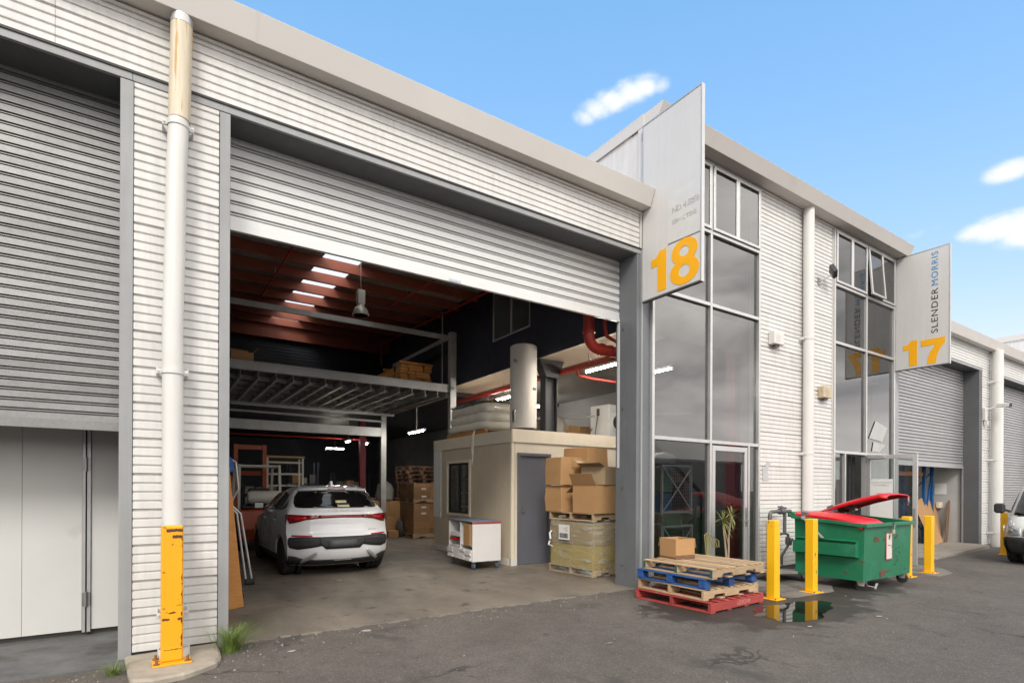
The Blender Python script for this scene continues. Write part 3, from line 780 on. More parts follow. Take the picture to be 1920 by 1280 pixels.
# door leaf standing open towards the yard
dl = thing('door_leaf', 'open', 'x', (13.95, -0.05, 0)); del dl['label']; del dl['category']
dl.parent = B2; dl.location = (13.95 - 11.0, -0.05, gz(13.9) + 0.02)
dl.name = 'door_leaf'; dl['label'] = 'glazed aluminium door leaf standing open at right angles'
q = MB(); q.box(-0.025, 0.025, -0.085, 0, 0, 2.45); q.box(-0.025, 0.025, -1.02, -0.93, 0, 2.45); q.box(-0.025, 0.025, -0.93, -0.085, 2.36, 2.45); q.box(-0.025, 0.025, -0.93, -0.085, 0, 0.13)
part(q, 'leaf_frame', alu, dl, bev=0.003)
part(MB().box(-0.003, 0.003, -0.93, -0.085, 0.13, 2.36), 'pane', clear_glass, dl)
q = MB(); q.box(-0.05, -0.025, -0.99, -0.95, 0.85, 1.25); q.tube([(-0.03, -0.97, 1.0), (-0.085, -0.97, 1.0), (-0.085, -0.80, 1.0)], 0.011, 8)
part(q, 'handle', steel, dl)
part(MB().box(-0.09, -0.03, -0.40, -0.05, 2.375, 2.435).bar((-.06, -.38, 2.44), (-.06, -.02, 2.47), 0.02, 0.015), 'door_closer', alu, dl)
downpipe(B2, [(11.24, -0.12, 0.02), (11.24, -0.12, 4.0), (11.23, -0.12, 7.39)], 0.105, [(11.24, -0.12, 2.33), (11.235, -0.12, 4.70)])
q = MB().box(6.44, 6.47, -0.03, 0.011, 0.0, 5.40)
part(q, 'corner_angle', jamb_mat, B2, world=True)

# ================================================================== far low bay
B3 = thing('warehouse_building', 'low white ribbed bay with two grey roller doors beyond the taller block', 'building', (22, 0, -0.1))
pr3 = part(MB().box(21.66, 22.86, 0.035, 0.5, -0.4, 5.415), 'pier_wall', darkgrey, B3, world=True)
clad(pr3, 21.66, 22.16, -0.13, 5.42); clad(pr3, 22.165, 22.86, -0.13, 5.42)
part(MB().box(21.40, 21.655, -0.004, 0.46, -0.3, 5.328), 'door_jamb', darkgrey, B3, world=True, bev=0.004)
part(MB().box(22.862, 22.95, -0.004, 0.46, -0.3, 5.328), 'door_jamb', jamb_mat, B3, world=True, bev=0.004)
part(MB().box(28.4, 28.6, -0.004, 0.46, -0.3, 5.328), 'door_jamb', jamb_mat, B3, world=True, bev=0.004)
up3 = part(MB().box(15.70, 28.6, 0.035, 0.30, 5.42, 6.24), 'upper_wall', darkgrey, B3, world=True)
clad(up3, 15.72, 28.6, 5.425, 5.425 + 7 * PITCH, split=6.44)
part(MB().box(15.79, 21.66, -0.010, 0.03, 5.332, 5.405), 'lintel_strip', jamb_mat, B3, world=True)
part(MB().box(22.87, 28.6, -0.010, 0.03, 5.332, 5.405), 'lintel_strip', jamb_mat, B3, world=True)
part(MB().box(15.79, 28.5, 0.031, 0.50, 5.328, 5.40), 'lintel_soffit', darkgrey, B3, world=True)
gutter(B3, 15.72, 28.6, 6.005, 6.262, 0.30)
downpipe(B3, [(22.30, -0.20, gz(22)), (22.30, -0.20, 6.02)], 0.15, [(22.30, -0.2, 0.25), (22.30, -0.2, 2.55), (22.30, -0.2, 5.02)])
shutter(B3, 15.79, 21.395, 2.27, 5.42, 0.0905, slat_far, 0.395)
shutter(B3, 22.96, 28.39, -0.1, 5.42, 0.0905, slat_far, 0.395, closed=True)
part(MB().box(15.62, 28.7, 0.1, 12, 6.1, 6.2), 'roof', gutter_mat, B3, world=True)
part(MB().box(15.62, 28.7, 11, 11.2, -0.3, 6.1), 'back_wall', conc_wall, B3, world=True)
lg = M('lightgrey', (0.42, 0.42, 0.41), 0.7, var=0.06)
part(MB().box(21.46, 21.62, 0.47, 1.75, -0.1, 5.3), 'inner_wall', lg, B3, world=True)
part(MB().box(21.46, 21.62, 1.76, 11, -0.1, 5.3), 'inner_wall', conc_wall, B3, world=True)

# ================================================================== next tall block, only its flank shows above the low roof
B4 = thing('office_block', 'pale flank of the farthest tall block above the low gutter at the right edge', 'building', (28.7, 0, -0.2))
part(MB().box(28.75, 37, 0.02, 18, -0.3, 7.66), 'wall', white_clad, B4, world=True)
part(MB().box(28.70, 28.745, 0.0, 18, 7.58, 7.80), 'barge_capping', gutter_mat, B4, world=True)
gutter(B4, 28.75, 37, 7.55, 7.80, 0.385)

# ================================================================== building across the yard (seen in the panes)
B5 = thing('warehouse_building', 'long low grey warehouse across the yard, mirrored in the glass', 'building', (10, -34, 0))
part(MB().box(-30, 60, -44, -34.02, -0.7, 4.6), 'wall', M('opp', (0.22, 0.22, 0.22), 0.7, var=0.2, scale=0.5), B5, world=True)
part(MB().box(-30, 60, -34.3, -33.7, 4.6, 4.85), 'gutter', gutter_mat, B5, world=True)
mar = M('opp_red', (0.25, 0.03, 0.03), 0.5)
for i in range(8):
    part(MB().box(-26 + i * 10, -20 + i * 10, -34.02, -33.95, -0.6, 3.6), 'shutter_door', mar if i % 3 == 1 else darkgrey, B5, world=True)
# ================================================================== INTERIOR FIXTURES
# ---- storage platform
P = thing('mezzanine_platform', 'galvanised steel storage platform with guard rail above the parked car', 'platform', (6.5, 7.0, 0))
part(MB().box(0.2, 6.72, 7.0, 7.07, 4.16, 4.36).box(0.2, 6.72, 6.985, 7.0, 4.335, 4.36).box(0.2, 6.72, 6.985, 7.0, 4.16, 4.18), 'front_beam', galv, P, world=True)
part(MB().box(0.2, 6.10, 10.98, 11.08, 3.25, 3.53), 'rear_beam', galv, P, world=True)
part(MB().box(0.2, 6.6, 11.12, 11.2, 3.95, 4.18), 'end_beam', galv, P, world=True)
part(MB().box(0.2, 6.6, 6.98, 7.04, 5.56, 5.68), 'guard_rail', galv, P, world=True)
part(MB().box(6.50, 6.55, 7.04, 11, 5.56, 5.66), 'guard_rail', galv, P, world=True)
part(MB().box(6.50, 6.57, 7.08, 11.1, 4.02, 4.18), 'side_beam', galv, P, world=True)
part(MB().box(0.2, 6.6, 7.07, 11.15, 4.19, 4.23), 'deck', M('deckply', (0.13, 0.12, 0.11), 0.8, var=0.2), P, world=True)
for i in range(17):
    x = 0.42 + i * 0.365
    q = MB().box(x, x + 0.012, 7.075, 11.1, 4.02, 4.185).box(x + 0.012, x + 0.06, 7.075, 11.1, 4.02, 4.03)
    part(q, 'joist', galv, P, world=True)
    for yy in (7.75, 8.5, 9.25, 10.0, 10.7):
        part(MB().box(x + 0.064, x + 0.36, yy, yy + 0.03, 4.08, 4.185), 'noggin', galv, P, world=True)
for (x, y, z1) in ((6.58, 6.94, 5.78), (6.12, 11.0, 3.95)):
    q = MB().box(x, x + 0.012, y, y + 0.16, 0.012, z1).box(x + 0.012, x + 0.17, y, y + 0.012, 0.012, z1).box(x + 0.012, x + 0.17, y + 0.148, y + 0.16, 0.012, z1)
    q.box(x - 0.06, x + 0.24, y - 0.05, y + 0.21, 0.012, 0.024)
    part(q, 'post', galv, P, world=True)
part(MB().cyl((6.66, 6.92, 4.26), (6.66, 6.90, 4.26), 0.03, n=8), 'bolt', steel, P, world=True)
part(MB().cyl((0.3, 10.85, 3.76), (6.1, 10.85, 3.72), 0.035, n=10), 'sprinkler_pipe', galv, P, world=True)

def cbox(name, label, w, d, h, loc, rz=0, open_=False, group=None, mat=None, tp=True, seed=0, lbl=False):
    """cardboard carton: panels with a taped seam, or open with flaps"""
    mat = mat or card
    o = thing(name, label, 'box', loc, rz, group)
    rr = random.Random(seed)
    j = lambda a: a + rr.uniform(-0.008, 0.008)
    x0, x1, y0, y1 = -w / 2, w / 2, -d / 2, d / 2
    if not open_:
        q = MB()
        vs = [(j(x0), j(y0), 0), (j(x1), j(y0), 0), (j(x1), j(y1), 0), (j(x0), j(y1), 0)]
        bl_ = rr.uniform(0.004, 0.012)
        vs += [(j(x0) - bl_, j(y0) - bl_, h * .5), (j(x1) + bl_, j(y0) - bl_, h * .5), (j(x1) + bl_, j(y1) + bl_, h * .5), (j(x0) - bl_, j(y1) + bl_, h * .5)]
        vs += [(j(x0), j(y0), h), (j(x1), j(y0), h), (j(x1), j(y1), h), (j(x0), j(y1), h)]
        fs = [(3, 2, 1, 0), (8, 9, 10, 11)]
        for k in (0, 4):
            for i in range(4): fs.append((k + i, k + (i + 1) % 4, k + 4 + (i + 1) % 4, k + 4 + i))
        q.add(vs, fs)
        part(q, 'carton', mat, o, bev=0.004)
        if tp:
            part(MB().box(-0.028, 0.028, y0 - 0.016, y1 + 0.016, h - 0.002, h + 0.004).box(-0.028, 0.028, y0 - 0.018, y0 - 0.011, h * .62, h), 'tape', tape, o)
    else:
        t_ = 0.006
        q = MB().box(x0, x1, y0, y0 + t_, 0, h).box(x0, x1, y1 - t_, y1, 0, h).box(x0, x0 + t_, y0 + t_, y1 - t_, 0, h).box(x1 - t_, x1, y0 + t_, y1 - t_, 0, h).box(x0 + t_, x1 - t_, y0 + t_, y1 - t_, 0, t_)
        part(q, 'carton', mat, o)
        for (ax, sgn, L_, dd) in open_:
            a = R(dd); fl = 0.5 * (d if ax == 'y' else w) * 0.8
            fq = MB()
            if ax == 'y':
                yb = y0 if sgn < 0 else y1
                fq.add([(x0, yb, h), (x1, yb, h), (x1 - .01, yb + sgn * fl * math.cos(a), h + fl * math.sin(a)), (x0 + .01, yb + sgn * fl * math.cos(a), h + fl * math.sin(a))], [(0, 1, 2, 3)])
            else:
                xb = x0 if sgn < 0 else x1
                fq.add([(xb, y0, h), (xb, y1, h), (xb + sgn * fl * math.cos(a), y1 - .01, h + fl * math.sin(a)), (xb + sgn * fl * math.cos(a), y0 + .01, h + fl * math.sin(a))], [(0, 1, 2, 3)])
            f_ = part(fq, 'flap', mat, o)
            sm = f_.modifiers.new('thick', 'SOLIDIFY'); sm.thickness = 0.005
    if lbl:
        part(MB().box(x0 + 0.05, x0 + 0.17, y0 - 0.018, y0 - 0.0145, h * .45, h * .62), 'paper_label', paper, o)
    return o

cbox('cardboard_box', 'open brown carton at the left end of the storage platform', 0.46, 0.4, 0.34, (1.55, 7.35, 4.24), 0.1, open_=(('y', 1, 1, 60), ('x', 1, 1, 50)), seed=1)
cbox('cardboard_box', 'small flat carton beside the open carton on the storage platform', 0.3, 0.3, 0.16, (2.02, 7.45, 4.24), 0.3, seed=2)
# bundle of orange timber crate boards
T = thing('timber_bundle', 'bundle of orange timber boards stacked on the storage platform', 'timber', (5.75, 7.3, 4.24))
rr = random.Random(5)
for lv in range(7):
    for k in range(4):
        dx = rr.uniform(-.02, .02)
        part(MB().box(-0.42 + k * 0.215 + dx, -0.42 + k * 0.215 + 0.20 + dx, rr.uniform(0, .05), 2.5 + rr.uniform(-.3, .1), 0.02 + lv * 0.085, 0.02 + lv * 0.085 + 0.07), 'board', timber_orange, T)
for yy in (0.03, 1.2): part(MB().box(-0.47, 0.48, yy - 0.03, yy + 0.05, 0.615, 0.67), 'batten', timber_orange, T)
part(MB().box(-0.445, 0.46, 0.45, 0.48, 0.0, 0.614), 'strap', black, T)

# ---- high-bay lamp, unlit
Hb = thing('highbay_lamp', 'bell shaped high-bay lamp hanging from the red roof purlins', 'lamp', (3.52, 5.0, 5.15))
bell = M('bell', (0.55, 0.52, 0.45), 0.35, metal=0.3, var=0.05)
part(MB().lathe([(0.165, 0.0), (0.17, 0.02), (0.15, 0.09), (0.115, 0.155), (0.075, 0.185), (0.07, 0.22), (0.06, 0.22), (0.065, 0.18), (0.105, 0.145), (0.14, 0.08), (0.158, 0.0)], n=24), 'reflector', bell, Hb, smooth=50)
q = MB().box(-0.07, 0.07, -0.06, 0.06, 0.23, 0.52)
for z in range(7): q.box(-0.075, 0.075, -0.066, 0.066, 0.26 + z * .035, 0.272 + z * .035)
part(q, 'gear_box', white_trim, Hb)
part(MB().tube([(0, 0, 0.52), (0.02, 0, 0.57), (0, 0, 0.62), (0, 0, 1.05), (0.0, 0, 1.38)], 0.008, 6), 'hanger', steel, Hb)

# ---- site office inside the warehouse
O = thing('site_office', 'beige indoor office cabin with grey door and small side window', 'cabin', (6.03, 3.10, 0))
def opart(mb, n, m_, par=O, **k): return part(mb, n, m_, par, world=True, **k)
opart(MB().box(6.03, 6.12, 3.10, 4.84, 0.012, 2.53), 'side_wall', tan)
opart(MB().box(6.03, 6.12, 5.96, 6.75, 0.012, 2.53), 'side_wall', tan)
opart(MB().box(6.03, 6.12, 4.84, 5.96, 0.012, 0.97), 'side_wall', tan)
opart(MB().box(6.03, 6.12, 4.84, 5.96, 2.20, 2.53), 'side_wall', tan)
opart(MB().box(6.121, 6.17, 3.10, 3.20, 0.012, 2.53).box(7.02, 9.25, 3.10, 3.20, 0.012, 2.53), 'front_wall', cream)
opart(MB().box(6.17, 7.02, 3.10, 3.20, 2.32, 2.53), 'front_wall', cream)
opart(MB().box(6.013, 6.03, 3.085, 6.77, 2.532, 2.80), 'fascia', cream)
opart(MB().box(6.03, 9.27, 3.07, 3.085, 2.532, 2.80), 'fascia', cream)
opart(MB().box(6.03, 9.25, 3.085, 6.75, 2.54, 2.79), 'roof', cream)
opart(MB().box(6.018, 6.03, 6.35, 6.77, 0.85, 2.53), 'white_patch', paper)
opart(MB().box(6.02, 6.03, 3.2, 6.75, 0.012, 0.14), 'skirting', white_trim)
opart(MB().box(6.015, 6.165, 3.085, 3.0995, 0.012, 0.16), 'skirting', white_trim)
opart(MB().box(6.018, 6.029, 3.082, 3.14, 0.16, 2.53).box(6.03, 6.085, 3.086, 3.099, 0.16, 2.53), 'corner_trim', cream)
doorg = M('doorg', (0.115, 0.12, 0.14), 0.45, var=0.08, scale=2, dirt=((0.2, 0.2, 0.21), 0.3, 3, 0.6))
fr = MB().box(6.17, 6.23, 3.07, 3.16, 0.012, 2.32).box(6.96, 7.02, 3.07, 3.16, 0.012, 2.32).box(6.23, 6.96, 3.07, 3.16, 2.26, 2.32)
opart(fr, 'door_frame', doorg)
dr = opart(MB().box(6.232, 6.958, 3.11, 3.15, 0.02, 2.258), 'door', doorg)
q = MB().cyl((6.32, 3.11, 1.14), (6.32, 3.07, 1.14), 0.03, n=12).box(6.30, 6.345, 3.10, 3.11, 1.08, 1.22)
opart(q, 'handle', steel, dr)
fw_ = MB()
for a, b_, c_, d_ in ((4.80, 4.86, 0.93, 2.24), (5.94, 6.0, 0.93, 2.24), (4.86, 5.94, 0.93, 0.99), (4.86, 5.94, 2.18, 2.24)): fw_.box(5.995, 6.03, a, b_, c_, d_)
wf = opart(fw_, 'window_frame', cream)
q = MB()
for a, b_, c_, d_ in ((4.86, 4.91, 0.99, 2.18), (5.89, 5.94, 0.99, 2.18), (4.91, 5.89, 0.99, 1.03), (4.91, 5.89, 2.14, 2.18), (5.37, 5.42, 1.03, 2.14)): q.box(6.035, 6.08, a, b_, c_, d_)
opart(q, 'sash', black, wf)
opart(MB().box(6.055, 6.06, 4.91, 5.37, 1.03, 2.14), 'pane', clear_glass, wf)
opart(MB().box(6.055, 6.06, 5.42, 5.89, 1.03, 2.14), 'pane', clear_glass, wf)
q = MB()
for i in range(3): opart(MB().box(6.55, 6.9, 4.5, 6.3, 1.1 + i * .35, 1.13 + i * .35), 'inner_shelf', white_int)
opart(MB().box(6.95, 7.0, 3.3, 6.7, 0.012, 2.5), 'inner_wall', conc_wall)

# ---- hot-water cylinder on the cabin roof
Hw = thing('water_heater', 'tall pale grey hot-water cylinder standing on the beige cabin', 'water heater', (6.52, 3.40, 2.80))
hw = M('heater', (0.76, 0.73, 0.67), 0.5, var=0.03, scale=1.5, dirt=((0.3, 0.28, 0.24), 0.2, 3, 0.6))
part(MB().lathe([(0.26, 0.05), (0.285, 0.06), (0.285, 1.77), (0.278, 1.795), (0.24, 1.815), (0.02, 1.83)], n=36), 'tank', hw, Hw, smooth=35)
part(MB().lathe([(0.23, 0.0), (0.25, 0.05)], n=28), 'base_ring', black, Hw, smooth=40)
part(MB().obox((0.09, -0.272, 0.87), 0.085, 0.02, 0.05, Matrix.Rotation(0.3, 3, 'Z')), 'badge', darkgrey, Hw)
part(MB().cyl((-0.25, -0.10, 1.45), (-0.31, -0.12, 1.45), 0.03, n=10).box(-0.31, -0.27, -0.12, -0.04, 0.18, 0.42), 'valve', steel, Hw)
# ---- plastic-wrapped mattress pile
Mt = thing('mattress_stack', 'pile of pale mattresses in crinkled plastic on a pallet on the cabin roof', 'mattresses', (6.7, 5.2, 2.80))
matt = M('mattress', (0.80, 0.76, 0.67), 0.4, var=0.08, scale=4, bump=0.6, bscale=9, coat=0.5)
def pillow(sx, sy, z0, z1, seed):
    rr = random.Random(seed); q = MB(); n = 14; rings = []
    prof = [(0.94, z0), (0.985, z0 + 0.03), (1.0, (z0 + z1) / 2), (0.985, z1 - 0.04), (0.94, z1)]
    vs = []
    for k, z in prof:
        for i in range(n * 4):
            s_, f_ = divmod(i, n); f_ /= n
            c_ = [(-1, -1), (1, -1), (1, 1), (-1, 1), (-1, -1)]
            x = c_[s_][0] + (c_[s_ + 1][0] - c_[s_][0]) * f_; y = c_[s_][1] + (c_[s_ + 1][1] - c_[s_][1]) * f_
            x = math.copysign(abs(x) ** 1, x); r_ = (abs(x) ** 10 + abs(y) ** 10) ** 0.1
            x /= r_; y /= r_
            vs.append((x * sx / 2 * k + rr.uniform(-.012, .012), y * sy / 2 * k + rr.uniform(-.012, .012), z + rr.uniform(-.012, .012)))
    m_ = n * 4; fs = []
    for j_ in range(len(prof) - 1):
        for i in range(m_): fs.append((j_ * m_ + i, j_ * m_ + (i + 1) % m_, (j_ + 1) * m_ + (i + 1) % m_, (j_ + 1) * m_ + i))
    fs += [tuple(range(m_))[::-1], tuple(range(4 * m_, 5 * m_))]
    return q.add(vs, fs)
for k, (a, b_) in enumerate(((0.12, 0.30), (0.30, 0.50), (0.50, 0.72))):
    part(pillow(1.22 - 0.03 * k, 1.95 - .05 * k, a, b_, k), 'mattress', matt, Mt, smooth=60)
for yy in (-0.85, -0.3, 0.3, 0.85): part(MB().box(-0.6, 0.6, yy - 0.05, yy + 0.05, 0.09, 0.115), 'slat', wood_y, Mt)
for xx in (-0.58, 0.0, 0.58): part(MB().box(xx - 0.03, xx + 0.03, -0.95, 0.95, 0.0, 0.09), 'bearer', timber_orange, Mt)
wrapm = glass('wrap', (0.86, 0.84, 0.78), 1.5, 0.25)
q = MB(); rr = random.Random(9)
n_ = 18
vs = []
for i in range(n_):
    for j_ in range(n_):
        vs.append((-0.60 + 1.2 * i / (n_ - 1), -0.96 + 1.92 * j_ / (n_ - 1), 0.745 + abs(rr.gauss(0, 0.028))))
q.add(vs, [(i * n_ + j_, (i + 1) * n_ + j_, (i + 1) * n_ + j_ + 1, i * n_ + j_ + 1) for i in range(n_ - 1) for j_ in range(n_ - 1)])
part(q, 'plastic_cover', M('plastic_cov', (0.70, 0.67, 0.59), 0.22, var=0.15, scale=6, coat=0.5), Mt)
q = MB().tube([(-0.655, -0.55, 0.10), (-0.70, -0.52, 0.0), (-0.705, -0.50, -0.3), (-0.70, -0.53, -0.52), (-0.695, -0.48, -0.68), (-0.70, -0.54, -0.5), (-0.71, -0.56, -0.1), (-0.66, -0.56, 0.12)], [.01, .016, .02, .024, .02, .02, .016, .01], 8)
part(q, 'loose_wrap', MT['plastic_cov'], Mt)

# ---- dark column, bags, cartons and a dryer on the cabin roof
Cl = thing('steel_column', 'dark grey steel column with flared head rising behind the cabin', 'column', (7.25, 3.47, 0))
q = MB().box(-0.16, -0.145, -0.1, 0.1, 2.80, 4.40).box(0.145, 0.16, -0.1, 0.1, 2.80, 4.40).box(-0.145, 0.145, -0.006, 0.006, 2.80, 4.40)
colm = M('col_dark', (0.045, 0.048, 0.055), 0.5, var=0.1)
part(q, 'shaft', colm, Cl)
part(MB().prism([(-0.15, 4.02), (0.15, 4.02), (0.33, 4.40), (-0.33, 4.40)], 'y', -0.12, 0.12), 'head', colm, Cl)
Dr = thing('clothes_dryer', 'white front-loading dryer on the cabin roof beside the right jamb', 'dryer', (9.50, 4.0, 2.80), R(8))
wh = M('appliance', (0.62, 0.63, 0.63), 0.35, var=0.03)
part(MB().box(-0.3, 0.3, -0.3, 0.3, 0.02, 0.86), 'case', wh, Dr, bev=0.015)
q = MB().lathe([(0.24, 0), (0.25, 0.02), (0.2, 0.035), (0.17, 0.02)], n=24).xf(Matrix.Translation((0, -0.3, 0.42)) @ Matrix.Rotation(PI / 2, 4, 'X'))
part(q, 'door_ring', wh, Dr, smooth=40)
part(MB().lathe([(0.17, 0), (0.12, 0.02), (0.03, 0.03)], n=20).xf(Matrix.Translation((0, -0.318, 0.42)) @ Matrix.Rotation(PI / 2, 4, 'X')), 'door_glass', black, Dr, smooth=40)
part(MB().box(-0.29, 0.29, -0.308, -0.3, 0.72, 0.84), 'control_panel', wh, Dr)
q = MB()
for i in range(6): q.box(-0.304, -0.3, -0.12 + 0.0, 0.12, 0.2 + i * .04, 0.215 + i * .04)
part(q, 'side_vent', paper, Dr)
part(MB().box(-0.305, -0.3, 0.0, 0.09, 0.6, 0.78), 'terminal_plate', black, Dr)
part(MB().tube([(-0.305, 0.05, 0.6), (-0.34, 0.08, 0.3), (-0.42, 0.05, 0.05), (-0.6, 0.1, 0.02), (-0.5, 0.25, 0.03), (-0.34, 0.2, 0.3)], 0.012, 6), 'cable', black, Dr)
sack = M('sack', (0.33, 0.32, 0.30), 0.4, var=0.15, scale=5, bump=0.8, bscale=10)
def bag(nm, lab, loc, w, d, h, mat, seed):
    rr = random.Random(seed); q = MB(); n = 16
    prof = [(0.7, 0), (0.95, 0.08), (1.0, 0.3), (0.95, 0.55), (0.75, 0.8), (0.4, 0.93), (0.12, 1.0)]
    vs = []
    for k, z in prof:
        for i in range(n):
            t_ = 2 * PI * i / n; e = k * (1 + rr.uniform(-.08, .08))
            vs.append((w / 2 * e * math.cos(t_), d / 2 * e * math.sin(t_), h * z))
    fs = [(j_ * n + i, j_ * n + (i + 1) % n, (j_ + 1) * n + (i + 1) % n, (j_ + 1) * n + i) for j_ in range(6) for i in range(n)] + [tuple(range(n))[::-1], tuple(range(6 * n, 7 * n))]
    q.add(vs, fs)
    return single(q, nm, mat, lab, 'bag', loc, smooth=50)
bag('stuffed_bag', 'grey bulging plastic bag on the cabin roof behind the column', (8.35, 4.6, 2.80), 0.5, 0.5, 0.62, sack, 3)
cbox('cardboard_box', 'brown carton on the cabin roof between bag and dryer, left one', 0.4, 0.45, 0.4, (8.95, 4.9, 2.80), 0.1, seed=11)
cbox('cardboard_box', 'brown carton on the cabin roof between bag and dryer, right one', 0.4, 0.45, 0.42, (9.5, 5.0, 2.80), -0.1, seed=12)
# ---- stair going up behind the cabin
St = thing('stair', 'dark steel stair with handrail rising behind the cabin', 'stair', (10.2, 6.9, 0))
for i in range(14):
    part(MB().box(-1.6 + i * .25, -1.33 + i * .25, -0.4, 0.4, 0.25 + (13 - i) * .28, 0.28 + (13 - i) * .28), 'tread', darkgrey, St)
for yy in (-0.42, 0.42): part(MB().bar((-1.6, yy, 4.0), (1.9, yy, 0.2), 0.03, 0.2), 'stringer', darkgrey, St)
part(MB().tube([(-1.6, -0.44, 4.9 - .85), (1.9, -0.44, 1.1)], 0.022, 8), 'handrail', black, St)
for i in (2, 6, 10, 13): part(MB().cyl((-1.5 + i * .25, -0.44, 0.3 + (13 - i) * .28), (-1.5 + i * .25, -0.44, 1.22 + (13 - i) * .275 - .1), 0.016, n=6), 'baluster', black, St)

# ---- red sprinkler pipework
Sp = thing('sprinkler_riser', 'thick red fire sprinkler pipe bending under the upper floor beside the right jamb', 'pipe', (6.15, 1.0, 4.0))
def arc(c, r, a0, a1, ax, n=8):
    out_ = []
    for i in range(n + 1):
        a = a0 + (a1 - a0) * i / n
        p = Vector(c); p += Vector(ax[0]) * r * math.cos(a) + Vector(ax[1]) * r * math.sin(a); out_.append(tuple(p))
    return out_
q = MB().tube([(6.15, 0.9, 6.4)] + arc((6.37, 0.9, 4.22), 0.22, PI, 1.5 * PI, ((1, 0, 0), (0, 0, 1))) + [(6.9, 0.9, 4.0), (7.75, 0.9, 4.0)], 0.092, 16)
part(q, 'riser_pipe', redpipe, Sp, world=True, smooth=50)
for p0, p1 in (((6.15, 0.9, 4.24), (6.15, 0.9, 4.30)), ((6.42, 0.9, 4.0), (6.47, 0.9, 4.0)), ((6.62, 0.9, 4.0), (6.66, 0.9, 4.0))):
    part(MB().cyl(p0, p1, 0.108, n=16), 'coupling', redpipe, Sp, world=True, smooth=40)
part(MB().tube([(7.55, 0.9, 4.0), (7.55, 0.98, 4.15), (7.55, 1.3, 4.18), (7.57, 9.0, 4.18)], 0.07, 12), 'main_pipe', redpipe, Sp, world=True, smooth=50)
part(MB().tube([(7.55, 2.9, 4.18), (7.57, 2.85, 4.02), (7.9, 2.85, 4.0), (10.9, 2.85, 4.0)], 0.03, 10), 'branch_pipe', redpipe, Sp, world=True, smooth=50)
part(MB().tube([(6.35, 0.72, 5.2), (6.35, 0.72, 4.35), (6.42, 0.75, 4.2), (6.7, 0.8, 4.15)], 0.03, 10), 'drain_pipe', redpipe, Sp, world=True, smooth=50)
q = MB()
for y in (1.5, 2.4, 3.4): part(MB().tube(arc((7.555, y, 4.20), 0.084, -0.2, PI + .2, ((1, 0, 0), (0, 0, 1))) + [(7.475, y, 4.40)], 0.008, 6), 'pipe_hanger', steel, Sp, world=True)
Sq = thing('sprinkler_pipe', 'thin dark red sprinkler line running along the underside of the roof', 'pipe', (6.0, 7, 6.3))
part(MB().tube([(6.6, 3.0, 6.18), (6.6, 12.3, 6.62), (6.6, 12.35, 6.5), (6.6, 12.38, 5.9)], 0.03, 8), 'roof_pipe', redpipe, Sq, world=True, smooth=50)
part(MB().tube([(2.2, 3.0, 6.15), (2.2, 9.4, 6.47)], 0.022, 8), 'roof_pipe', redpipe, Sq, world=True, smooth=50)
part(MB().tube([(5.2, 3.0, 6.15), (5.2, 8.0, 6.42)], 0.022, 8), 'roof_pipe', redpipe, Sq, world=True, smooth=50)
for (x, y) in ((2.2, 5.2), (2.2, 7.0), (5.2, 4.6), (5.2, 6.6), (6.6, 7.6), (6.6, 9.3)):
    part(MB().cyl((x, y, rz(y) - .28), (x, y, rz(y) - .12), 0.018, n=8), 'sprinkler_head', steel, Sq, world=True)
tag(part(MB().tube([(0.3, 14.5, 3.4), (6.8, 14.5, 3.42)], 0.03, 8), 'sprinkler_pipe', redpipe), 'bright red sprinkler line crossing the dark rear of the warehouse', 'pipe')
single(MB().box(-0.1, 0.1, -0.1, 0.1, 0, 4.05), 'steel_column', M('maroon2', (0.22, 0.02, 0.035), 0.5), 'dark red steel column in the gloom behind the car', 'column', (6.2, 13.2, 0.012))
tag(part(MB().tube([(7.0, 6.0, 3.35), (11, 2.6, 3.45)], 0.03, 8), 'conduit_pipe', galv), 'grey conduit sloping across above the cabin roof', 'pipe')

# ---- fluorescent battens, lit
def batten(x, y, z, ln, ang, lab):
    o = thing('fluorescent_light', lab, 'light', (x, y, z), ang, 'lit fluorescent battens under the upper floor')
    part(MB().box(-0.05, 0.05, -ln / 2, ln / 2, 0.02, 0.07), 'tray', white_trim, o)
    part(MB().cyl((0, -ln / 2 + .03, 0.0), (0, ln / 2 - .03, 0.0), 0.018, n=10), 'tube', tube_emit, o)
    for s_ in (-1, 1): part(MB().box(-0.02, 0.02, s_ * ln / 2 - .03, s_ * ln / 2 + .03, -0.02, 0.02), 'lamp_holder', white_trim, o)
    part(MB().box(-0.008, 0.008, -0.008, 0.008, 0.07, (4.40 if x > 6.92 else 4.24) - z), 'hanger', steel, o)
for a in ((7.52, 1.9, 4.03, 1.3, 0, 'lit tube under the upper floor just left of the right jamb'),
          (8.72, 1.9, 4.03, 1.3, 0, 'lit tube seen through the tall shopfront pane'),
          (7.80, 6.2, 4.0, 1.3, 0, 'lit tube above the mattress pile'),
          (9.6, 7.4, 4.05, 1.3, 0, 'lit tube beyond the dark column'),
          (6.75, 9.6, 3.32, 1.2, 0, 'lit tube above the far stacked cartons'),
          (6.0, 14.2, 3.30, 0.6, 0.0, 'lit tube right of the row of far lamps behind the car'),
          (6.9, 15.0, 3.3, 0.7, 0.0, 'lit tube beside the rear platform post'),
          (6.8, 19.0, 3.35, 0.8, 1.3, 'farthest lit tube in the dark rear'),
          (3.5, 2.4, 0, 0, 0, '')):
    if a[5]: batten(*a)
for x, lab in ((13.4, 'lit tube inside the far shopfront'), (19.0, 'lit tube inside the neighbouring bay')):
    batten(x, 2.5 if x < 15 else 4.0, 3.9 if x < 15 else 4.0, 1.3, 0, lab)
batten(8.2, 3.5, 7.0 - .0, 1.3, PI / 2, 'lit tube in the upper office behind the inner window') if False else None
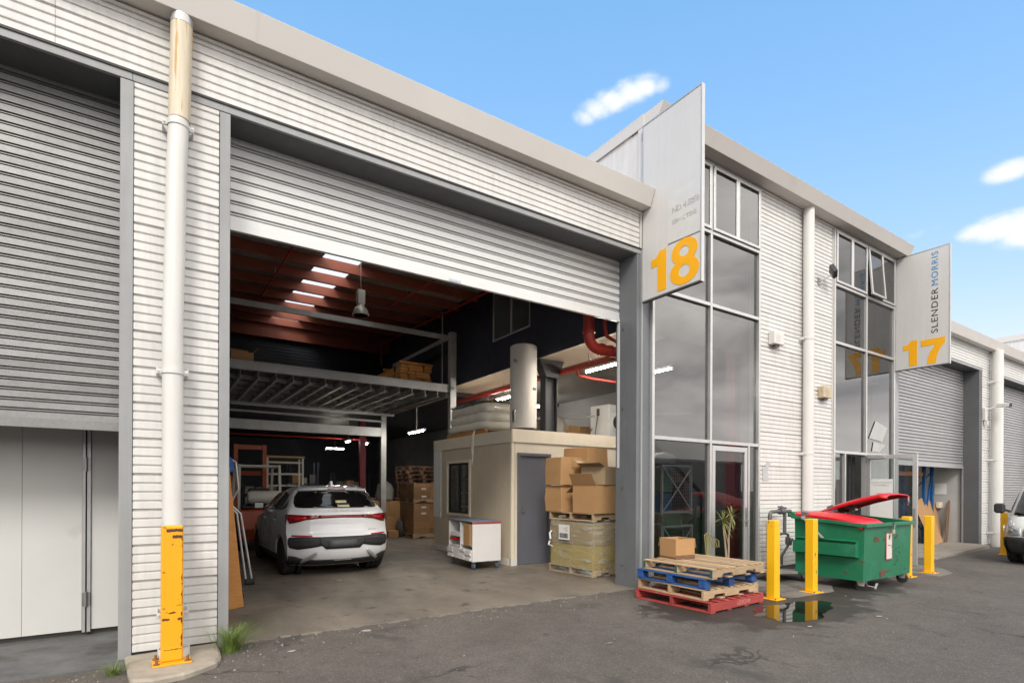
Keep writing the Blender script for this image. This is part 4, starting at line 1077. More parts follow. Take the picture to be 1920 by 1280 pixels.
# ================================================================== VEHICLES (plan outlines lofted upwards, openings cut out)
def lerp_tab(tab, z, k):
    if z <= tab[0][0]: return tab[0][k]
    for a, b_ in zip(tab[:-1], tab[1:]):
        if z <= b_[0]:
            f_ = (z - a[0]) / (b_[0] - a[0]); f2 = f_ * f_ * (3 - 2 * f_) * .35 + f_ * .65
            return a[k] + (b_[k] - a[k]) * f2
    return tab[-1][k]
class Body:
    def __init__(s, tab, kr, kf, pw=3.0):
        s.tab = tab; s.kr = kr; s.kf = kf; s.pw = pw
    def w(s, z): return lerp_tab(s.tab, z, 1)
    def r(s, z): return lerp_tab(s.tab, z, 2)
    def f(s, z): return lerp_tab(s.tab, z, 3)
    def side(s, y, z):
        c_ = (s.r(z) + s.f(z)) / 2; h = (s.f(z) - s.r(z)) / 2
        return s.w(z) * (1 - 0.045 * ((y - c_) / h) ** 2)
    def rear(s, x, z): return s.r(z) + s.kr * min(1.0, abs(x) / s.w(z)) ** s.pw
    def front(s, x, z): return s.f(z) - s.kf * min(1.0, abs(x) / s.w(z)) ** s.pw
    def ring(s, z):
        SS = [0, .2, .4, .58, .72, .83, .91, .96, 1.0]; w = s.w(z); half = []
        e = 1 - 0.045
        for q in SS: half.append((q * w * e, s.r(z) + s.kr * q ** s.pw))
        y0, y1 = s.r(z) + s.kr, s.f(z) - s.kf
        for i in range(1, 16):
            y = y0 + (y1 - y0) * i / 16; half.append((s.side(y, z), y))
        for q in SS[::-1]: half.append((q * w * e, s.f(z) - s.kf * q ** s.pw))
        return half + [(-x, y) for x, y in half[-2:0:-1]]
    def shell(s, zs):
        q = MB(); rings = [s.ring(z) for z in zs]; n = len(rings[0])
        vs = [(x, y, z) for rg, z in zip(rings, zs) for x, y in rg]
        fs = [(j * n + i, j * n + (i + 1) % n, (j + 1) * n + (i + 1) % n, (j + 1) * n + i) for j in range(len(zs) - 1) for i in range(n)]
        fs += [tuple(range(n))[::-1], tuple(range((len(zs) - 1) * n, len(zs) * n))]
        return q.add(vs, fs)
    def patch(s, cols, where, off=0.004, nz=4, sub=4, mirror=False):
        """thin skin on rear/front ('r','f': columns (x,z0,z1)) or left/right side ('l','R': columns (y,z0,z1))"""
        cc = []
        for a, b_ in zip(cols[:-1], cols[1:]):
            for i in range(sub):
                f_ = i / sub; cc.append(tuple(a[k] + (b_[k] - a[k]) * f_ for k in range(3)))
        cc.append(cols[-1])
        q = MB(); vs = []
        for (u, z0, z1) in cc:
            for j in range(nz + 1):
                z = z0 + (z1 - z0) * j / nz
                if where == 'r': vs.append((u, s.rear(u / .955, z) - off, z))
                elif where == 'f': vs.append((u, s.front(u / .955, z) + off, z))
                elif where == 'l': vs.append((-s.side(u, z) - off, u, z))
                else: vs.append((s.side(u, z) + off, u, z))
        m_ = nz + 1
        q.add(vs, [(i * m_ + j, (i + 1) * m_ + j, (i + 1) * m_ + j + 1, i * m_ + j + 1) for i in range(len(cc) - 1) for j in range(nz)])
        return q
def cut(o, mbs):
    """boolean wheel wells out of a body, applied"""
    cs = []
    for q in mbs:
        c_ = part(q, 'cutter', None); cs.append(c_)
        md = o.modifiers.new('b', 'BOOLEAN'); md.operation = 'DIFFERENCE'; md.object = c_; md.solver = 'EXACT'
    dg = bpy.context.evaluated_depsgraph_get(); dg.update()
    me = bpy.data.meshes.new_from_object(o.evaluated_get(dg))
    o.modifiers.clear(); o.data = me
    for c_ in cs: bpy.data.objects.remove(c_)
    me.polygons.foreach_set('use_smooth', [True] * len(me.polygons)); me.set_sharp_from_angle(angle=R(34))
def wheel(parent, x, y, r, wd, rimm, side):
    q = MB().lathe([(r * .62, -wd / 2), (r * .93, -wd / 2), (r, -wd / 2 + .025), (r, -wd * .2), (r - .008, -wd * .19), (r - .008, -wd * .14), (r, -wd * .13), (r, -.012), (r - .008, -.010), (r - .008, .01), (r, .012), (r, wd * .13), (r - .008, wd * .14), (r - .008, wd * .19), (r, wd * .2), (r, wd / 2 - .025), (r * .93, wd / 2), (r * .62, wd / 2)], n=32)
    M_ = Matrix.Translation((x, y, r)) @ Matrix.Rotation(side * PI / 2, 4, 'Y')
    q.xf(M_)
    t_ = part(q, 'tyre', rubber, None, smooth=35)
    q = MB().lathe([(r * .63, -wd * .3), (r * .63, wd * .44), (r * .58, wd * .46), (r * .56, wd * .25), (r * .2, wd * .22)], n=28).xf(M_)
    w_ = part(q, 'wheel', rubber, parent, smooth=40)
    t_.parent = w_
    q = MB()
    for i in range(5):
        a = 2 * PI * i / 5
        q.bar((0.04 * math.cos(a), 0.04 * math.sin(a), wd * .40), (r * .58 * math.cos(a), r * .58 * math.sin(a), wd * .43), 0.055, 0.03)
    q.cyl((0, 0, wd * .2), (0, 0, wd * .44), 0.06, n=14)
    part(q.xf(M_), 'rim', rimm, w_)
    return w_

paint = M('car_white', (0.86, 0.87, 0.89), 0.30, var=0.015, scale=1, coat=1.0)
paint2 = M('van_white', (0.80, 0.81, 0.79), 0.35, var=0.03, scale=1.5, coat=0.5, dirt=((0.35, 0.33, 0.28), 0.25, 3, 0.6))
blackp = M('black_plastic', (0.028, 0.028, 0.03), 0.55, var=0.1, scale=8)
gloss = M('gloss_black', (0.008, 0.008, 0.009), 0.08, var=0, coat=1.0)
redl = M('red_lens', (0.20, 0.004, 0.008), 0.12, var=0.03, coat=1.0)
redb = M('red_bright', (0.55, 0.01, 0.015), 0.2, var=0.03, coat=1.0)
silver = M('silver_trim', (0.58, 0.58, 0.59), 0.35, metal=0.5, var=0.03)
dark_rim = M('dark_rim', (0.05, 0.05, 0.052), 0.35, metal=0.6, var=0.05)

K = thing('parked_suv', 'white compact SUV parked tail-out inside the warehouse', 'car', (2.78, 5.80, 0.012))
tab = [(0.20, .84, -2.02, 2.02), (0.30, .90, -2.13, 2.15), (0.42, .925, -2.19, 2.21), (0.55, .935, -2.21, 2.22), (0.72, .94, -2.20, 2.18), (0.80, .94, -2.15, 2.08),
       (0.90, .935, -2.135, 1.92), (0.98, .93, -2.13, 1.55), (1.05, .918, -2.125, 1.02), (1.12, .90, -2.115, .85), (1.19, .865, -2.06, .66), (1.24, .825, -1.97, .52), (1.32, .785, -1.88, .34),
       (1.42, .735, -1.77, .10), (1.50, .69, -1.70, -.12), (1.545, .66, -1.74, -.26), (1.58, .61, -1.66, -.42), (1.605, .54, -1.45, -.6), (1.62, .40, -1.15, -.8)]
bd = Body(tab, 0.27, 0.42, 3.0)
zs = [t_[0] for t_ in tab]; zz = []
for a, b_ in zip(zs[:-1], zs[1:]):
    zz += [a, (a + b_) / 2]
zz.append(zs[-1])
body = part(bd.shell(zz), 'body', paint, None)
cut(body, [MB().cyl((s_ * 0.62, y, 0.36), (s_ * 1.2, y, 0.36), 0.385, n=32) for s_ in (-1, 1) for y in (-1.40, 1.32)])
body.parent = K
for s_ in (-1, 1):
    for y in (-1.40, 1.32):
        wheel(K, s_ * 0.80, y, 0.345, 0.215, dark_rim, s_)
        part(MB().cyl((s_ * 0.60, y, 0.36), (s_ * 0.66, y, 0.36), 0.38, n=24), 'wheel_well', black, K)
def kp(q, n, m_, par=K, th=0.006, **k):
    o = part(q, n, m_, par, recalc=False, smooth=60, **k)
    sm = o.modifiers.new('thick', 'SOLIDIFY'); sm.thickness = th; sm.offset = 0
    return o
rg = kp(bd.patch([(-.735, 1.235, 1.30), (-.70, 1.22, 1.40), (-.62, 1.215, 1.515), (0, 1.21, 1.53), (.62, 1.215, 1.515), (.70, 1.22, 1.40), (.735, 1.235, 1.30)], 'r', 0.006, 8, 6), 'rear_window', gloss)
kp(bd.patch([(-.02, 1.265, 1.295), (.16, 1.265, 1.295)], 'r', 0.014, 2), 'wiper', blackp, rg)
notes = M('notes', (0.72, 0.68, 0.42), 0.6, var=0.02)
kp(bd.patch([(-.06, 1.30, 1.345), (.14, 1.30, 1.345)], 'r', 0.012, 2), 'paper_note', notes, rg)
kp(bd.patch([(-.04, 1.225, 1.28), (.17, 1.225, 1.28)], 'r', 0.012, 2), 'paper_note', notes, rg)
kp(bd.patch([(-.16, 1.538, 1.556), (.16, 1.538, 1.556)], 'r', 0.008, 1), 'brake_light', redb)
kp(bd.patch([(-.64, 1.528, 1.57), (0, 1.545, 1.60), (.64, 1.528, 1.57)], 'r', 0.003, 2, 6), 'spoiler', paint)
kp(bd.patch([(-.40, 1.035, 1.092), (0, 1.045, 1.092), (.40, 1.035, 1.092)], 'r', 0.008, 2, 8), 'light_bar', redl)
for s_ in (-1, 1):
    tl_ = kp(bd.patch(sorted([(s_ * .40, 1.035, 1.092), (s_ * .60, 1.01, 1.092), (s_ * .75, .965, 1.10), (s_ * .845, .945, 1.105), (s_ * .88, 1.02, 1.105)]), 'r', 0.010, 3, 4), 'tail_light', redl)
    kp(bd.patch(sorted([(s_ * .60, 1.03, 1.065), (s_ * .80, .99, 1.06)]), 'r', 0.016, 2, 4), 'lamp_cell', redb, tl_)
    kp(bd.patch([(-1.92, 0.955, 1.10), (-1.84, 1.0, 1.10), (-1.78, 1.09, 1.10)], 'l' if s_ < 0 else 'R', 0.006, 3, 3), 'side_lamp', redl, tl_)
    kp(bd.patch(sorted([(s_ * .52, .725, .745), (s_ * .83, .73, .752)]), 'r', 0.014, 1, 4), 'reflector', redb)
    kp(bd.patch(sorted([(s_ * .36, .56, .715), (s_ * .52, .53, .718), (s_ * .74, .50, .722), (s_ * .86, .53, .71), (s_ * .885, .60, .68)]), 'r', 0.006, 3, 4), 'bumper_grille', blackp)
    kp(bd.patch(sorted([(s_ * .44, .41, .475), (s_ * .54, .325, .41), (s_ * .64, .26, .335), (s_ * .68, .235, .30)]), 'r', 0.022, 2, 4), 'skid_fin', silver)
kp(bd.patch([(-.40, .60, .715), (-.30, .50, .715), (.30, .50, .715), (.40, .60, .715)], 'r', 0.010, 3, 4), 'plate_recess', M('recess', (0.035, 0.037, 0.04), 0.5, var=0.1))
kp(bd.patch([(-.24, .53, .655), (.24, .53, .655)], 'r', 0.018, 2, 4), 'blank_plate', darkgrey)
kp(bd.patch([(-.80, .21, .34), (-.45, .21, .31), (0, .21, .30), (.45, .21, .31), (.80, .21, .34)], 'r', 0.012, 3, 6), 'bumper_skirt', blackp)
for s_ in (-1, 1):
    kp(bd.patch(sorted([(s_ * .66, .215, .33), (s_ * .76, .215, .375), (s_ * .87, .22, .39)]), 'r', 0.014, 2, 4), 'bumper_corner', blackp)
for i in range(12):
    part(MB().box(-.14 + i * .026, -.126 + i * .026, bd.rear(0, .29) - .024, bd.rear(0, .29) - .012, .285, .295), 'vent_stud', silver, K)
for s_, sd_ in ((-1, 'l'), (1, 'R')):
    sw_ = kp(bd.patch([(-1.52, 1.21, 1.25), (-1.35, 1.175, 1.40), (-1.0, 1.165, 1.485), (-.45, 1.15, 1.50), (-.1, 1.14, 1.47), (.22, 1.13, 1.36), (.60, 1.12, 1.16)], sd_, 0.006, 6, 4), 'side_window', gloss)
    kp(bd.patch([(-1.40, 1.30, 1.46), (-1.28, 1.20, 1.49)], sd_, 0.012, 3, 3), 'pillar_fin', silver, sw_)
    kp(bd.patch([(-.42, 1.15, 1.50), (-.36, 1.15, 1.50)], sd_, 0.010, 3, 2), 'pillar', blackp, sw_)
    kp(bd.patch([(-1.0, .21, .34), (0, .21, .36), (.92, .21, .34)], sd_, 0.010, 3, 8), 'sill_cladding', blackp)
    kp(bd.patch([(-1.0, .35, .375), (.9, .35, .375)], sd_, 0.014, 1, 8), 'sill_strip', silver)
    for y in (-.95, .05):
        x = s_ * (bd.side(y, .98) + .012)
        part(MB().box(min(x, x + s_ * .02), max(x, x + s_ * .02), y - .09, y + .09, .965, .99), 'door_handle', paint, K, bev=.006)
    for y in (-.44, .56):
        kp(bd.patch([(y, .40, 1.13), (y + .008, .40, 1.13)], sd_, 0.003, 8, 1), 'door_gap', blackp, K, .003)
    x = s_ * (bd.side(.5, 1.15) + .02)
    q = MB().box(min(x, x + s_ * .21), max(x, x + s_ * .21), .47, .57, 1.13, 1.27)
    mm = part(q, 'wing_mirror', gloss, K, bev=.03)
    part(MB().box(min(x + s_ * .03, x + s_ * .19), max(x + s_ * .03, x + s_ * .19), .465, .469, 1.145, 1.255), 'mirror_glass', steel, mm)
    part(MB().tube([(s_ * .54, -1.2, 1.60), (s_ * .57, -.9, 1.635), (s_ * .57, -.3, 1.64), (s_ * .54, .0, 1.60)], 0.014, 6), 'roof_rail', silver, K)
part(MB().prism([(-1.42, 1.60), (-1.22, 1.61), (-1.36, 1.70), (-1.40, 1.70)], 'x', -.022, .022), 'antenna_fin', paint, K, bev=.008)
part(MB().box(-.38, .38, -1.05, -.2, 1.615, 1.626), 'sunroof', gloss, K)
for txt, sz, x, z, sp in (('BUILD YOUR DREAMS', .045, .08, 1.155, 1.6), ('ATTO 3', .05, .58, .80, 1.2)):
    me = text_mesh(txt, sz, .002, 0, sp)
    link('lettering', me, silver, K, loc=(x, bd.rear(x, z) - .016, z), rot=(PI / 2, 0, 0.06 if x > .3 else 0))

# ---------------------------------------------------------------- van at the right edge
V = thing('delivery_van', 'white delivery van nose-on at the right edge of the yard', 'van', (18.80, -2.60, gz(18)), PI / 2)
vt = [(0.25, .76, -2.28, 2.20), (0.34, .82, -2.32, 2.30), (0.50, .845, -2.34, 2.34), (0.72, .85, -2.35, 2.32), (0.92, .85, -2.35, 2.24), (1.06, .845, -2.35, 2.12), (1.14, .84, -2.35, 2.02), (1.35, .825, -2.34, 1.82), (1.60, .80, -2.33, 1.58), (1.80, .77, -2.31, 1.36), (1.90, .71, -2.27, 1.1), (1.97, .60, -2.2, .7), (2.0, .45, -2.0, .3)]
bv = Body(vt, 0.10, 0.42, 3.2)
zs = [t_[0] for t_ in vt]; zz = []
for a, b_ in zip(zs[:-1], zs[1:]): zz += [a, (a + b_) / 2]
zz.append(zs[-1])
vb = part(bv.shell(zz), 'body', paint2, None)
cut(vb, [MB().cyl((s_ * .58, y, .34), (s_ * 1.1, y, .34), .37, n=28) for s_ in (-1, 1) for y in (-1.35, 1.45)])
vb.parent = V
for s_ in (-1, 1):
    for y in (-1.35, 1.45):
        wheel(V, s_ * .73, y, .33, .2, steel, s_)
        part(MB().cyl((s_ * .54, y, .34), (s_ * .6, y, .34), .365, n=20), 'wheel_well', black, V)
kp(bv.patch([(-.80, .26, .64), (-.45, .25, .66), (0, .25, .60), (.45, .25, .66), (.80, .26, .64)], 'f', .014, 5, 6), 'bumper', blackp, V)
kp(bv.patch([(-.40, .42, .56), (.40, .42, .56)], 'f', .024, 2, 5), 'lower_grille', black, V)
kp(bv.patch([(-.42, .68, .86), (0, .66, .86), (.42, .68, .86)], 'f', .008, 3, 6), 'grille', silver, V)
for i in range(3): kp(bv.patch([(-.36, .70 + i * .05, .725 + i * .05), (.36, .70 + i * .05, .725 + i * .05)], 'f', .018, 1, 5), 'grille_slot', black, V)
ws = kp(bv.patch([(-.70, 1.17, 1.30), (-.66, 1.15, 1.72), (0, 1.13, 1.80), (.66, 1.15, 1.72), (.70, 1.17, 1.30)], 'f', .006, 8, 6), 'windscreen', gloss, V)
kp(bv.patch([(-.5, 1.12, 1.14), (.6, 1.13, 1.16)], 'f', .02, 1, 5), 'wiper', blackp, V)
lens = M('lens', (0.55, 0.57, 0.58), 0.08, metal=0.4, var=0.15, scale=14, coat=1.0)
for s_ in (-1, 1):
    hl = kp(bv.patch(sorted([(s_ * .46, .70, .84), (s_ * .62, .68, .90), (s_ * .76, .69, .93)]), 'f', .010, 3, 4), 'headlight', lens, V)
    kp(bv.patch(sorted([(s_ * .64, .72, .86), (s_ * .73, .74, .88)]), 'f', .016, 2, 3), 'bulb_bowl', steel, hl)
    kp(bv.patch([(1.90, .70, .92), (1.99, .70, .90)], 'l' if s_ < 0 else 'R', .004, 2, 3), 'indicator', lens, hl)
    kp(bv.patch([(.45, 1.16, 1.66), (1.05, 1.16, 1.64), (1.45, 1.16, 1.30)], 'l' if s_ < 0 else 'R', .006, 5, 5), 'side_window', gloss, V)
    kp(bv.patch([(1.1, .26, .55), (1.0, .26, .40)] if False else [(1.85, .28, .62), (1.98, .28, .62)], 'l' if s_ < 0 else 'R', .010, 2, 2), 'bumper_corner', blackp, V)
    mr = part(MB().box(s_ * .98 - .10, s_ * .98 + .10, 1.60, 1.74, 1.18, 1.42), 'wing_mirror', blackp, V, bev=.04)
    part(MB().bar((s_ * .78, 1.66, 1.22), (s_ * .92, 1.68, 1.28), .05, .05), 'mirror_arm', blackp, mr)

# ---------------------------------------------------------------- forklift behind the car
F = thing('forklift', 'orange forklift with white overhead guard in the dark behind the car', 'forklift', (2.16, 9.6, 0.012))
fo = M('fork_orange', (0.42, 0.075, 0.025), 0.45, var=0.15, scale=3, dirt=((0.08, 0.03, 0.02), 0.5, 4, 0.58))
fwm = M('fork_white', (0.58, 0.56, 0.50), 0.5, var=0.08, scale=4, dirt=((0.25, 0.2, 0.15), 0.4, 5, 0.6))
part(MB().prism([(-1.15, .25), (-1.2, .55), (-1.12, 1.02), (-.5, 1.05), (-.35, .62), (.5, .60), (.6, .3)], 'x', -.5, .5), 'chassis', fo, F, bev=.04)
part(MB().box(-.42, .42, -1.1, -.5, 1.05, 1.12), 'hood', black, F, bev=.02)
part(MB().box(-.24, .24, -.72, -.2, 1.06, 1.18).box(-.24, .24, -.78, -.66, 1.18, 1.55), 'seat', black, F, bev=.03)
for s_ in (-1, 1):
    part(MB().bar((s_ * .48, -.95, .95), (s_ * .46, -.85, 2.08), .06, .06), 'guard_post', fwm, F)
    part(MB().bar((s_ * .48, .55, .60), (s_ * .46, .15, 2.08), .06, .06), 'guard_post', fwm, F)
    part(MB().box(s_ * .46 - .03, s_ * .46 + .03, -.9, .2, 2.08, 2.14), 'guard_rail', fwm, F)
    part(MB().box(s_ * .36 - .05, s_ * .36 + .05, .75, .90, .1, 2.75), 'mast_rail', fo, F)
    part(MB().prism([(.95, .06), (2.0, .06), (2.0, .09), (1.0, .10), (1.0, .6), (.95, .6)], 'x', s_ * .3 - .06, s_ * .3 + .06), 'fork', black, F)
    for y, r_ in ((-.75, .26), (.65, .32)):
        q = MB().lathe([(r_ * .5, -.1), (r_ * .95, -.1), (r_, -.07), (r_, .07), (r_ * .95, .1), (r_ * .5, .1)], n=24).xf(Matrix.Translation((s_ * .5, y, r_)) @ Matrix.Rotation(PI / 2, 4, 'Y'))
        part(q, 'wheel', rubber, F, smooth=40)
for y in (-.9, -.65, -.4, -.15, .14): part(MB().box(-.43, .43, y - .025, y + .025, 2.09, 2.13), 'guard_bar', fwm, F)
for z in (2.62, 1.9, .6): part(MB().box(-.31, .31, .78, .86, z, z + .12), 'mast_cross', fo, F)
q = MB().lathe([(.02, -.42), (.14, -.40), (.165, -.32), (.165, .30), (.14, .36), (.13, .42), (.11, .42), (.10, .36)], n=20).xf(Matrix.Translation((.12, -.95, 1.32)) @ Matrix.Rotation(PI / 2, 4, 'Y'))
part(q, 'gas_bottle', fwm, F, smooth=40)
part(MB().tube([(0, .0, 1.0), (0, -.15, 1.25)], .02, 8).tube([(.17 * math.cos(a * .5), -.17 + .06 * math.sin(a * .5), 1.27 + .15 * math.sin(a * .5)) for a in range(13)], .012, 6), 'steering_wheel', black, F)
# white shelving trolley behind the forklift
Wt = thing('shelf_rack', 'white metal rack frame behind the forklift', 'rack', (3.25, 11.6, 0.012))
for x in (-.5, .5):
    for y in (-.25, .25): part(MB().box(x - .025, x + .025, y - .025, y + .025, 0, 2.45), 'post', fwm, Wt)
for z in (.5, 1.1, 1.6, 1.95, 2.3): part(MB().box(-.474, .474, -.27, .27, z, z + .05), 'shelf', fwm, Wt)
part(MB().box(-.55, .55, -.3, .3, 2.46, 2.52), 'top_board', wood, Wt)
# ================================================================== LOOSE THINGS INSIDE
def shared(name, mb, mat=None):
    me = mb.mesh(name)
    if mat: me.materials.append(mat)
    return me
_pal = {}
def pallet(label, loc, rz, deck_mat, str_mat, style='stringer', group='pallets stacked by the shopfront', seed=0, ends=None, size=1.17):
    """timber pallet: deck boards along local Y on three bearers along local X"""
    o = thing('pallet', label, 'pallet', loc, rz, group)
    rr = random.Random(seed); h = size / 2
    nb = 9 if style == 'stringer' else 8
    bw = 0.078
    key = ('b', deck_mat.name, size)
    if key not in _pal: _pal[key] = shared('deck_board', MB().box(-bw / 2, bw / 2, -h, h, 0, 0.019), deck_mat)
    for i in range(nb):
        x = -h + bw / 2 + (size - bw) * i / (nb - 1)
        link('deck_board', _pal[key], None, o, loc=(x + rr.uniform(-.006, .006), rr.uniform(-.008, .008), 0.121 + rr.uniform(0, .003)), rot=(0, 0, rr.uniform(-.006, .006)), bev=0.003)
    key = ('s', style, str_mat.name, size)
    if key not in _pal:
        if style == 'stringer':
            pr = [(-h, 0), (h, 0), (h, .1)]
            pr = [(-h, 0), (-.38, 0), (-.37, .035), (-.35, .045), (-.17, .045), (-.15, .035), (-.14, 0), (.14, 0), (.15, .035), (.17, .045), (.35, .045), (.37, .035), (.38, 0), (h, 0), (h, .1), (-h, .1)]
            _pal[key] = shared('bearer', MB().prism(pr, 'y', -.02, .02), str_mat)
        elif style == 'plain':
            _pal[key] = shared('bearer', MB().box(-h, h, -.025, .025, 0, .1), str_mat)
        else:
            _pal[key] = shared('block', MB().box(-.06, .06, -.05, .05, 0, .082), str_mat)
    for y in (-h + .022, 0, h - .022):
        if style == 'block':
            for x in (-h + .06, 0, h - .06): link('block', _pal[key], None, o, loc=(x, y * .94, .02), bev=.004)
            k2 = ('l', deck_mat.name, size)
            if k2 not in _pal: _pal[k2] = shared('lead_board', MB().box(-h, h, -.05, .05, 0, .018), deck_mat)
            link('lead_board', _pal[k2], None, o, loc=(0, y * .94, 0.1025), bev=.003)
        else:
            link('bearer', _pal[key], None, o, loc=(0, y, .0205), bev=.003)
            if ends:
                part(MB().box(-h - .002, -h + .0005 - .001, y - .02, y + .02, .022, .118), 'end_paint', ends, o)
    key = ('u', deck_mat.name, size)
    if key not in _pal: _pal[key] = shared('base_board', MB().box(-.05, .05, -h, h, 0, .019), deck_mat)
    for x in (-h + .05, -.2, .2, h - .05) if style != 'block' else (-h + .06, 0, h - .06):
        link('base_board', _pal[key], None, o, loc=(x, 0, 0), bev=.003)
    return o

# ---- stretch-wrapped load by the right jamb
LR = R(4.5)
LX, LY = 6.98, 1.72
def loc_l(x, y, z): # offset in the load's own frame
    return (LX + x * math.cos(LR) - y * math.sin(LR), LY + x * math.sin(LR) + y * math.cos(LR), z)
pallet('bottom pallet under the stretch-wrapped cartons by the right jamb', loc_l(0, 0, .012), LR, wood_y, wood, 'stringer', 'pallets of the wrapped load', 21)
card_y = M('card_y', (0.37, 0.27, 0.09), 0.7, var=0.1, scale=3, rnd=0.1, dirt=((0.25, 0.2, 0.06), 0.4, 3, 0.58))
card_d = M('card_d', (0.34, 0.25, 0.15), 0.75, var=0.08, scale=3, rnd=0.1)
k = 0
for lv in range(2):
    for ix in range(2):
        for iy in range(2):
            w_ = .555
            cbox('cardboard_box', '%s carton in the wrapped load, %s layer, %s' % ('yellowish' if lv == 0 else 'brown', 'lower' if lv == 0 else 'upper', ('near left corner', 'far left corner', 'near right corner', 'far right corner')[ix * 2 + iy]), w_, w_, .405, loc_l(-.285 + .57 * ix, -.285 + .57 * iy, .155 + lv * .412), LR, mat=card_y if lv == 0 else card_d, seed=30 + k, group='cartons in the wrapped load'); k += 1
W_ = thing('stretch_wrap', 'clear stretch film wound round the pallet of cartons', 'plastic film', loc_l(0, 0, .04), LR)
q = MB(); rr = random.Random(4); n = 48; rows = 12; vs = []
for j in range(rows + 1):
    z = .0 + .97 * j / rows
    for i in range(n):
        a = 2 * PI * i / n; cx, sy = math.cos(a), math.sin(a)
        r_ = (abs(cx) ** 14 + abs(sy) ** 14) ** (-1 / 14)
        e = .592 + .018 * math.sin(j * 2.1 + i * .9) * rr.random() + rr.uniform(0, .010)
        if j == 0: e += .02
        vs.append((cx * r_ * e, sy * r_ * e, z + rr.uniform(-.006, .006)))
q.add(vs, [(j * n + i, j * n + (i + 1) % n, (j + 1) * n + (i + 1) % n, (j + 1) * n + i) for j in range(rows) for i in range(n)])
film = bpy.data.materials.new('film'); film.use_nodes = True; t = film.node_tree; t.nodes.clear()
out = N(t, 'ShaderNodeOutputMaterial'); mx = N(t, 'ShaderNodeMixShader'); tr = N(t, 'ShaderNodeBsdfTransparent'); tr.inputs[0].default_value = (.93, .94, .88, 1)
pb = N(t, 'ShaderNodeBsdfPrincipled'); pb.inputs['Base Color'].default_value = (.55, .56, .50, 1); pb.inputs['Roughness'].default_value = .12
tc = N(t, 'ShaderNodeTexCoord'); mpx = N(t, 'ShaderNodeMapping'); mpx.inputs['Scale'].default_value = (2, 2, 9); mpx.inputs['Rotation'].default_value = (.3, .5, 0)
L(t, tc.outputs['Object'], mpx.inputs[0])
nn = noise(t, mpx.outputs[0], 1.7, 4, .55, .8)
bn = N(t, 'ShaderNodeBump'); bn.inputs['Strength'].default_value = .9; bn.inputs['Distance'].default_value = .03; L(t, nn, bn.inputs['Height']); L(t, bn.outputs[0], pb.inputs['Normal'])
L(t, RANGE(t, nn, .45, .75, .12, .48), mx.inputs[0]); L(t, tr.outputs[0], mx.inputs[1]); L(t, pb.outputs[0], mx.inputs[2]); L(t, mx.outputs[0], out.inputs[0])
part(q, 'film', film, W_, smooth=70)
part(MB().tube([(-.60, .48, .75), (-.64, .50, .70), (-.66, .46, .6), (-.62, .52, .55), (-.67, .50, .48), (-.61, .45, .45)], [.01, .02, .018, .022, .02, .01], 8), 'film_tail', M('filmw', (.6, .6, .58), .3, var=.1, scale=20), W_)
lb = part(MB().box(-.622, -.618, -.02, .27, .60, .88), 'shipping_label', paper, W_)
rr = random.Random(2); y_ = .02
for i in range(16):
    ww = rr.choice((.005, .008, .012)); part(MB().box(-.6235, -.622, y_, y_ + ww, .63, .72), 'barcode_bar', ink, lb); y_ += ww + rr.choice((.004, .007))
for i in range(4): part(MB().box(-.6235, -.622, .03, .03 + .05 + .03 * (i % 3), .76 + i * .025, .765 + i * .025), 'print_line', ink, lb)
pallet('upper pallet between the wrapped load and the loose cartons', loc_l(.02, .02, 1.005), LR, wood_y, wood, 'stringer', 'pallets of the wrapped load', 22)
Z1 = 1.147
cbox('cardboard_box', 'brown carton at the far left of the loose pile, its side folded', .46, .47, .50, loc_l(-.35, .46, Z1), LR - .05, seed=41, group='loose cartons on the upper pallet')
cbox('cardboard_box', 'large brown carton with taped seam at the near corner of the loose pile', .60, .56, .50, loc_l(-.27, -.33, Z1), LR + .05, seed=42, open_=(('x', -1, 1, 62), ('y', 1, 1, -35)), group='loose cartons on the upper pallet')
cbox('cardboard_box', 'tall brown carton standing second tier left of the loose pile', .55, .50, .52, loc_l(-.35, .40, Z1 + .515), LR - .12, seed=43, group='loose cartons on the upper pallet')
cbox('cardboard_box', 'small pale carton with torn flaps resting on the large near carton', .44, .50, .33, loc_l(-.20, -.36, Z1 + .512), LR + .22, seed=44, mat=card_d, open_=(('x', -1, 1, 20), ('y', 1, 1, 40)), group='loose cartons on the upper pallet')
cbox('cardboard_box', 'topmost square carton at the back of the loose pile', .60, .60, .72, loc_l(.12, .30, Z1 + .51), LR + .06, seed=45, group='loose cartons on the upper pallet')
cbox('cardboard_box', 'brown carton under the topmost one, hidden behind the near ones', .60, .60, .50, loc_l(.20, .30, Z1), LR, seed=46, group='loose cartons on the upper pallet')
cbox('cardboard_box', 'brown carton half hidden by the right jamb', .50, .52, .55, loc_l(.34, -.31, Z1), LR - .04, seed=47, open_=(('y', -1, 1, 55), ('x', -1, 1, 40)), group='loose cartons on the upper pallet')

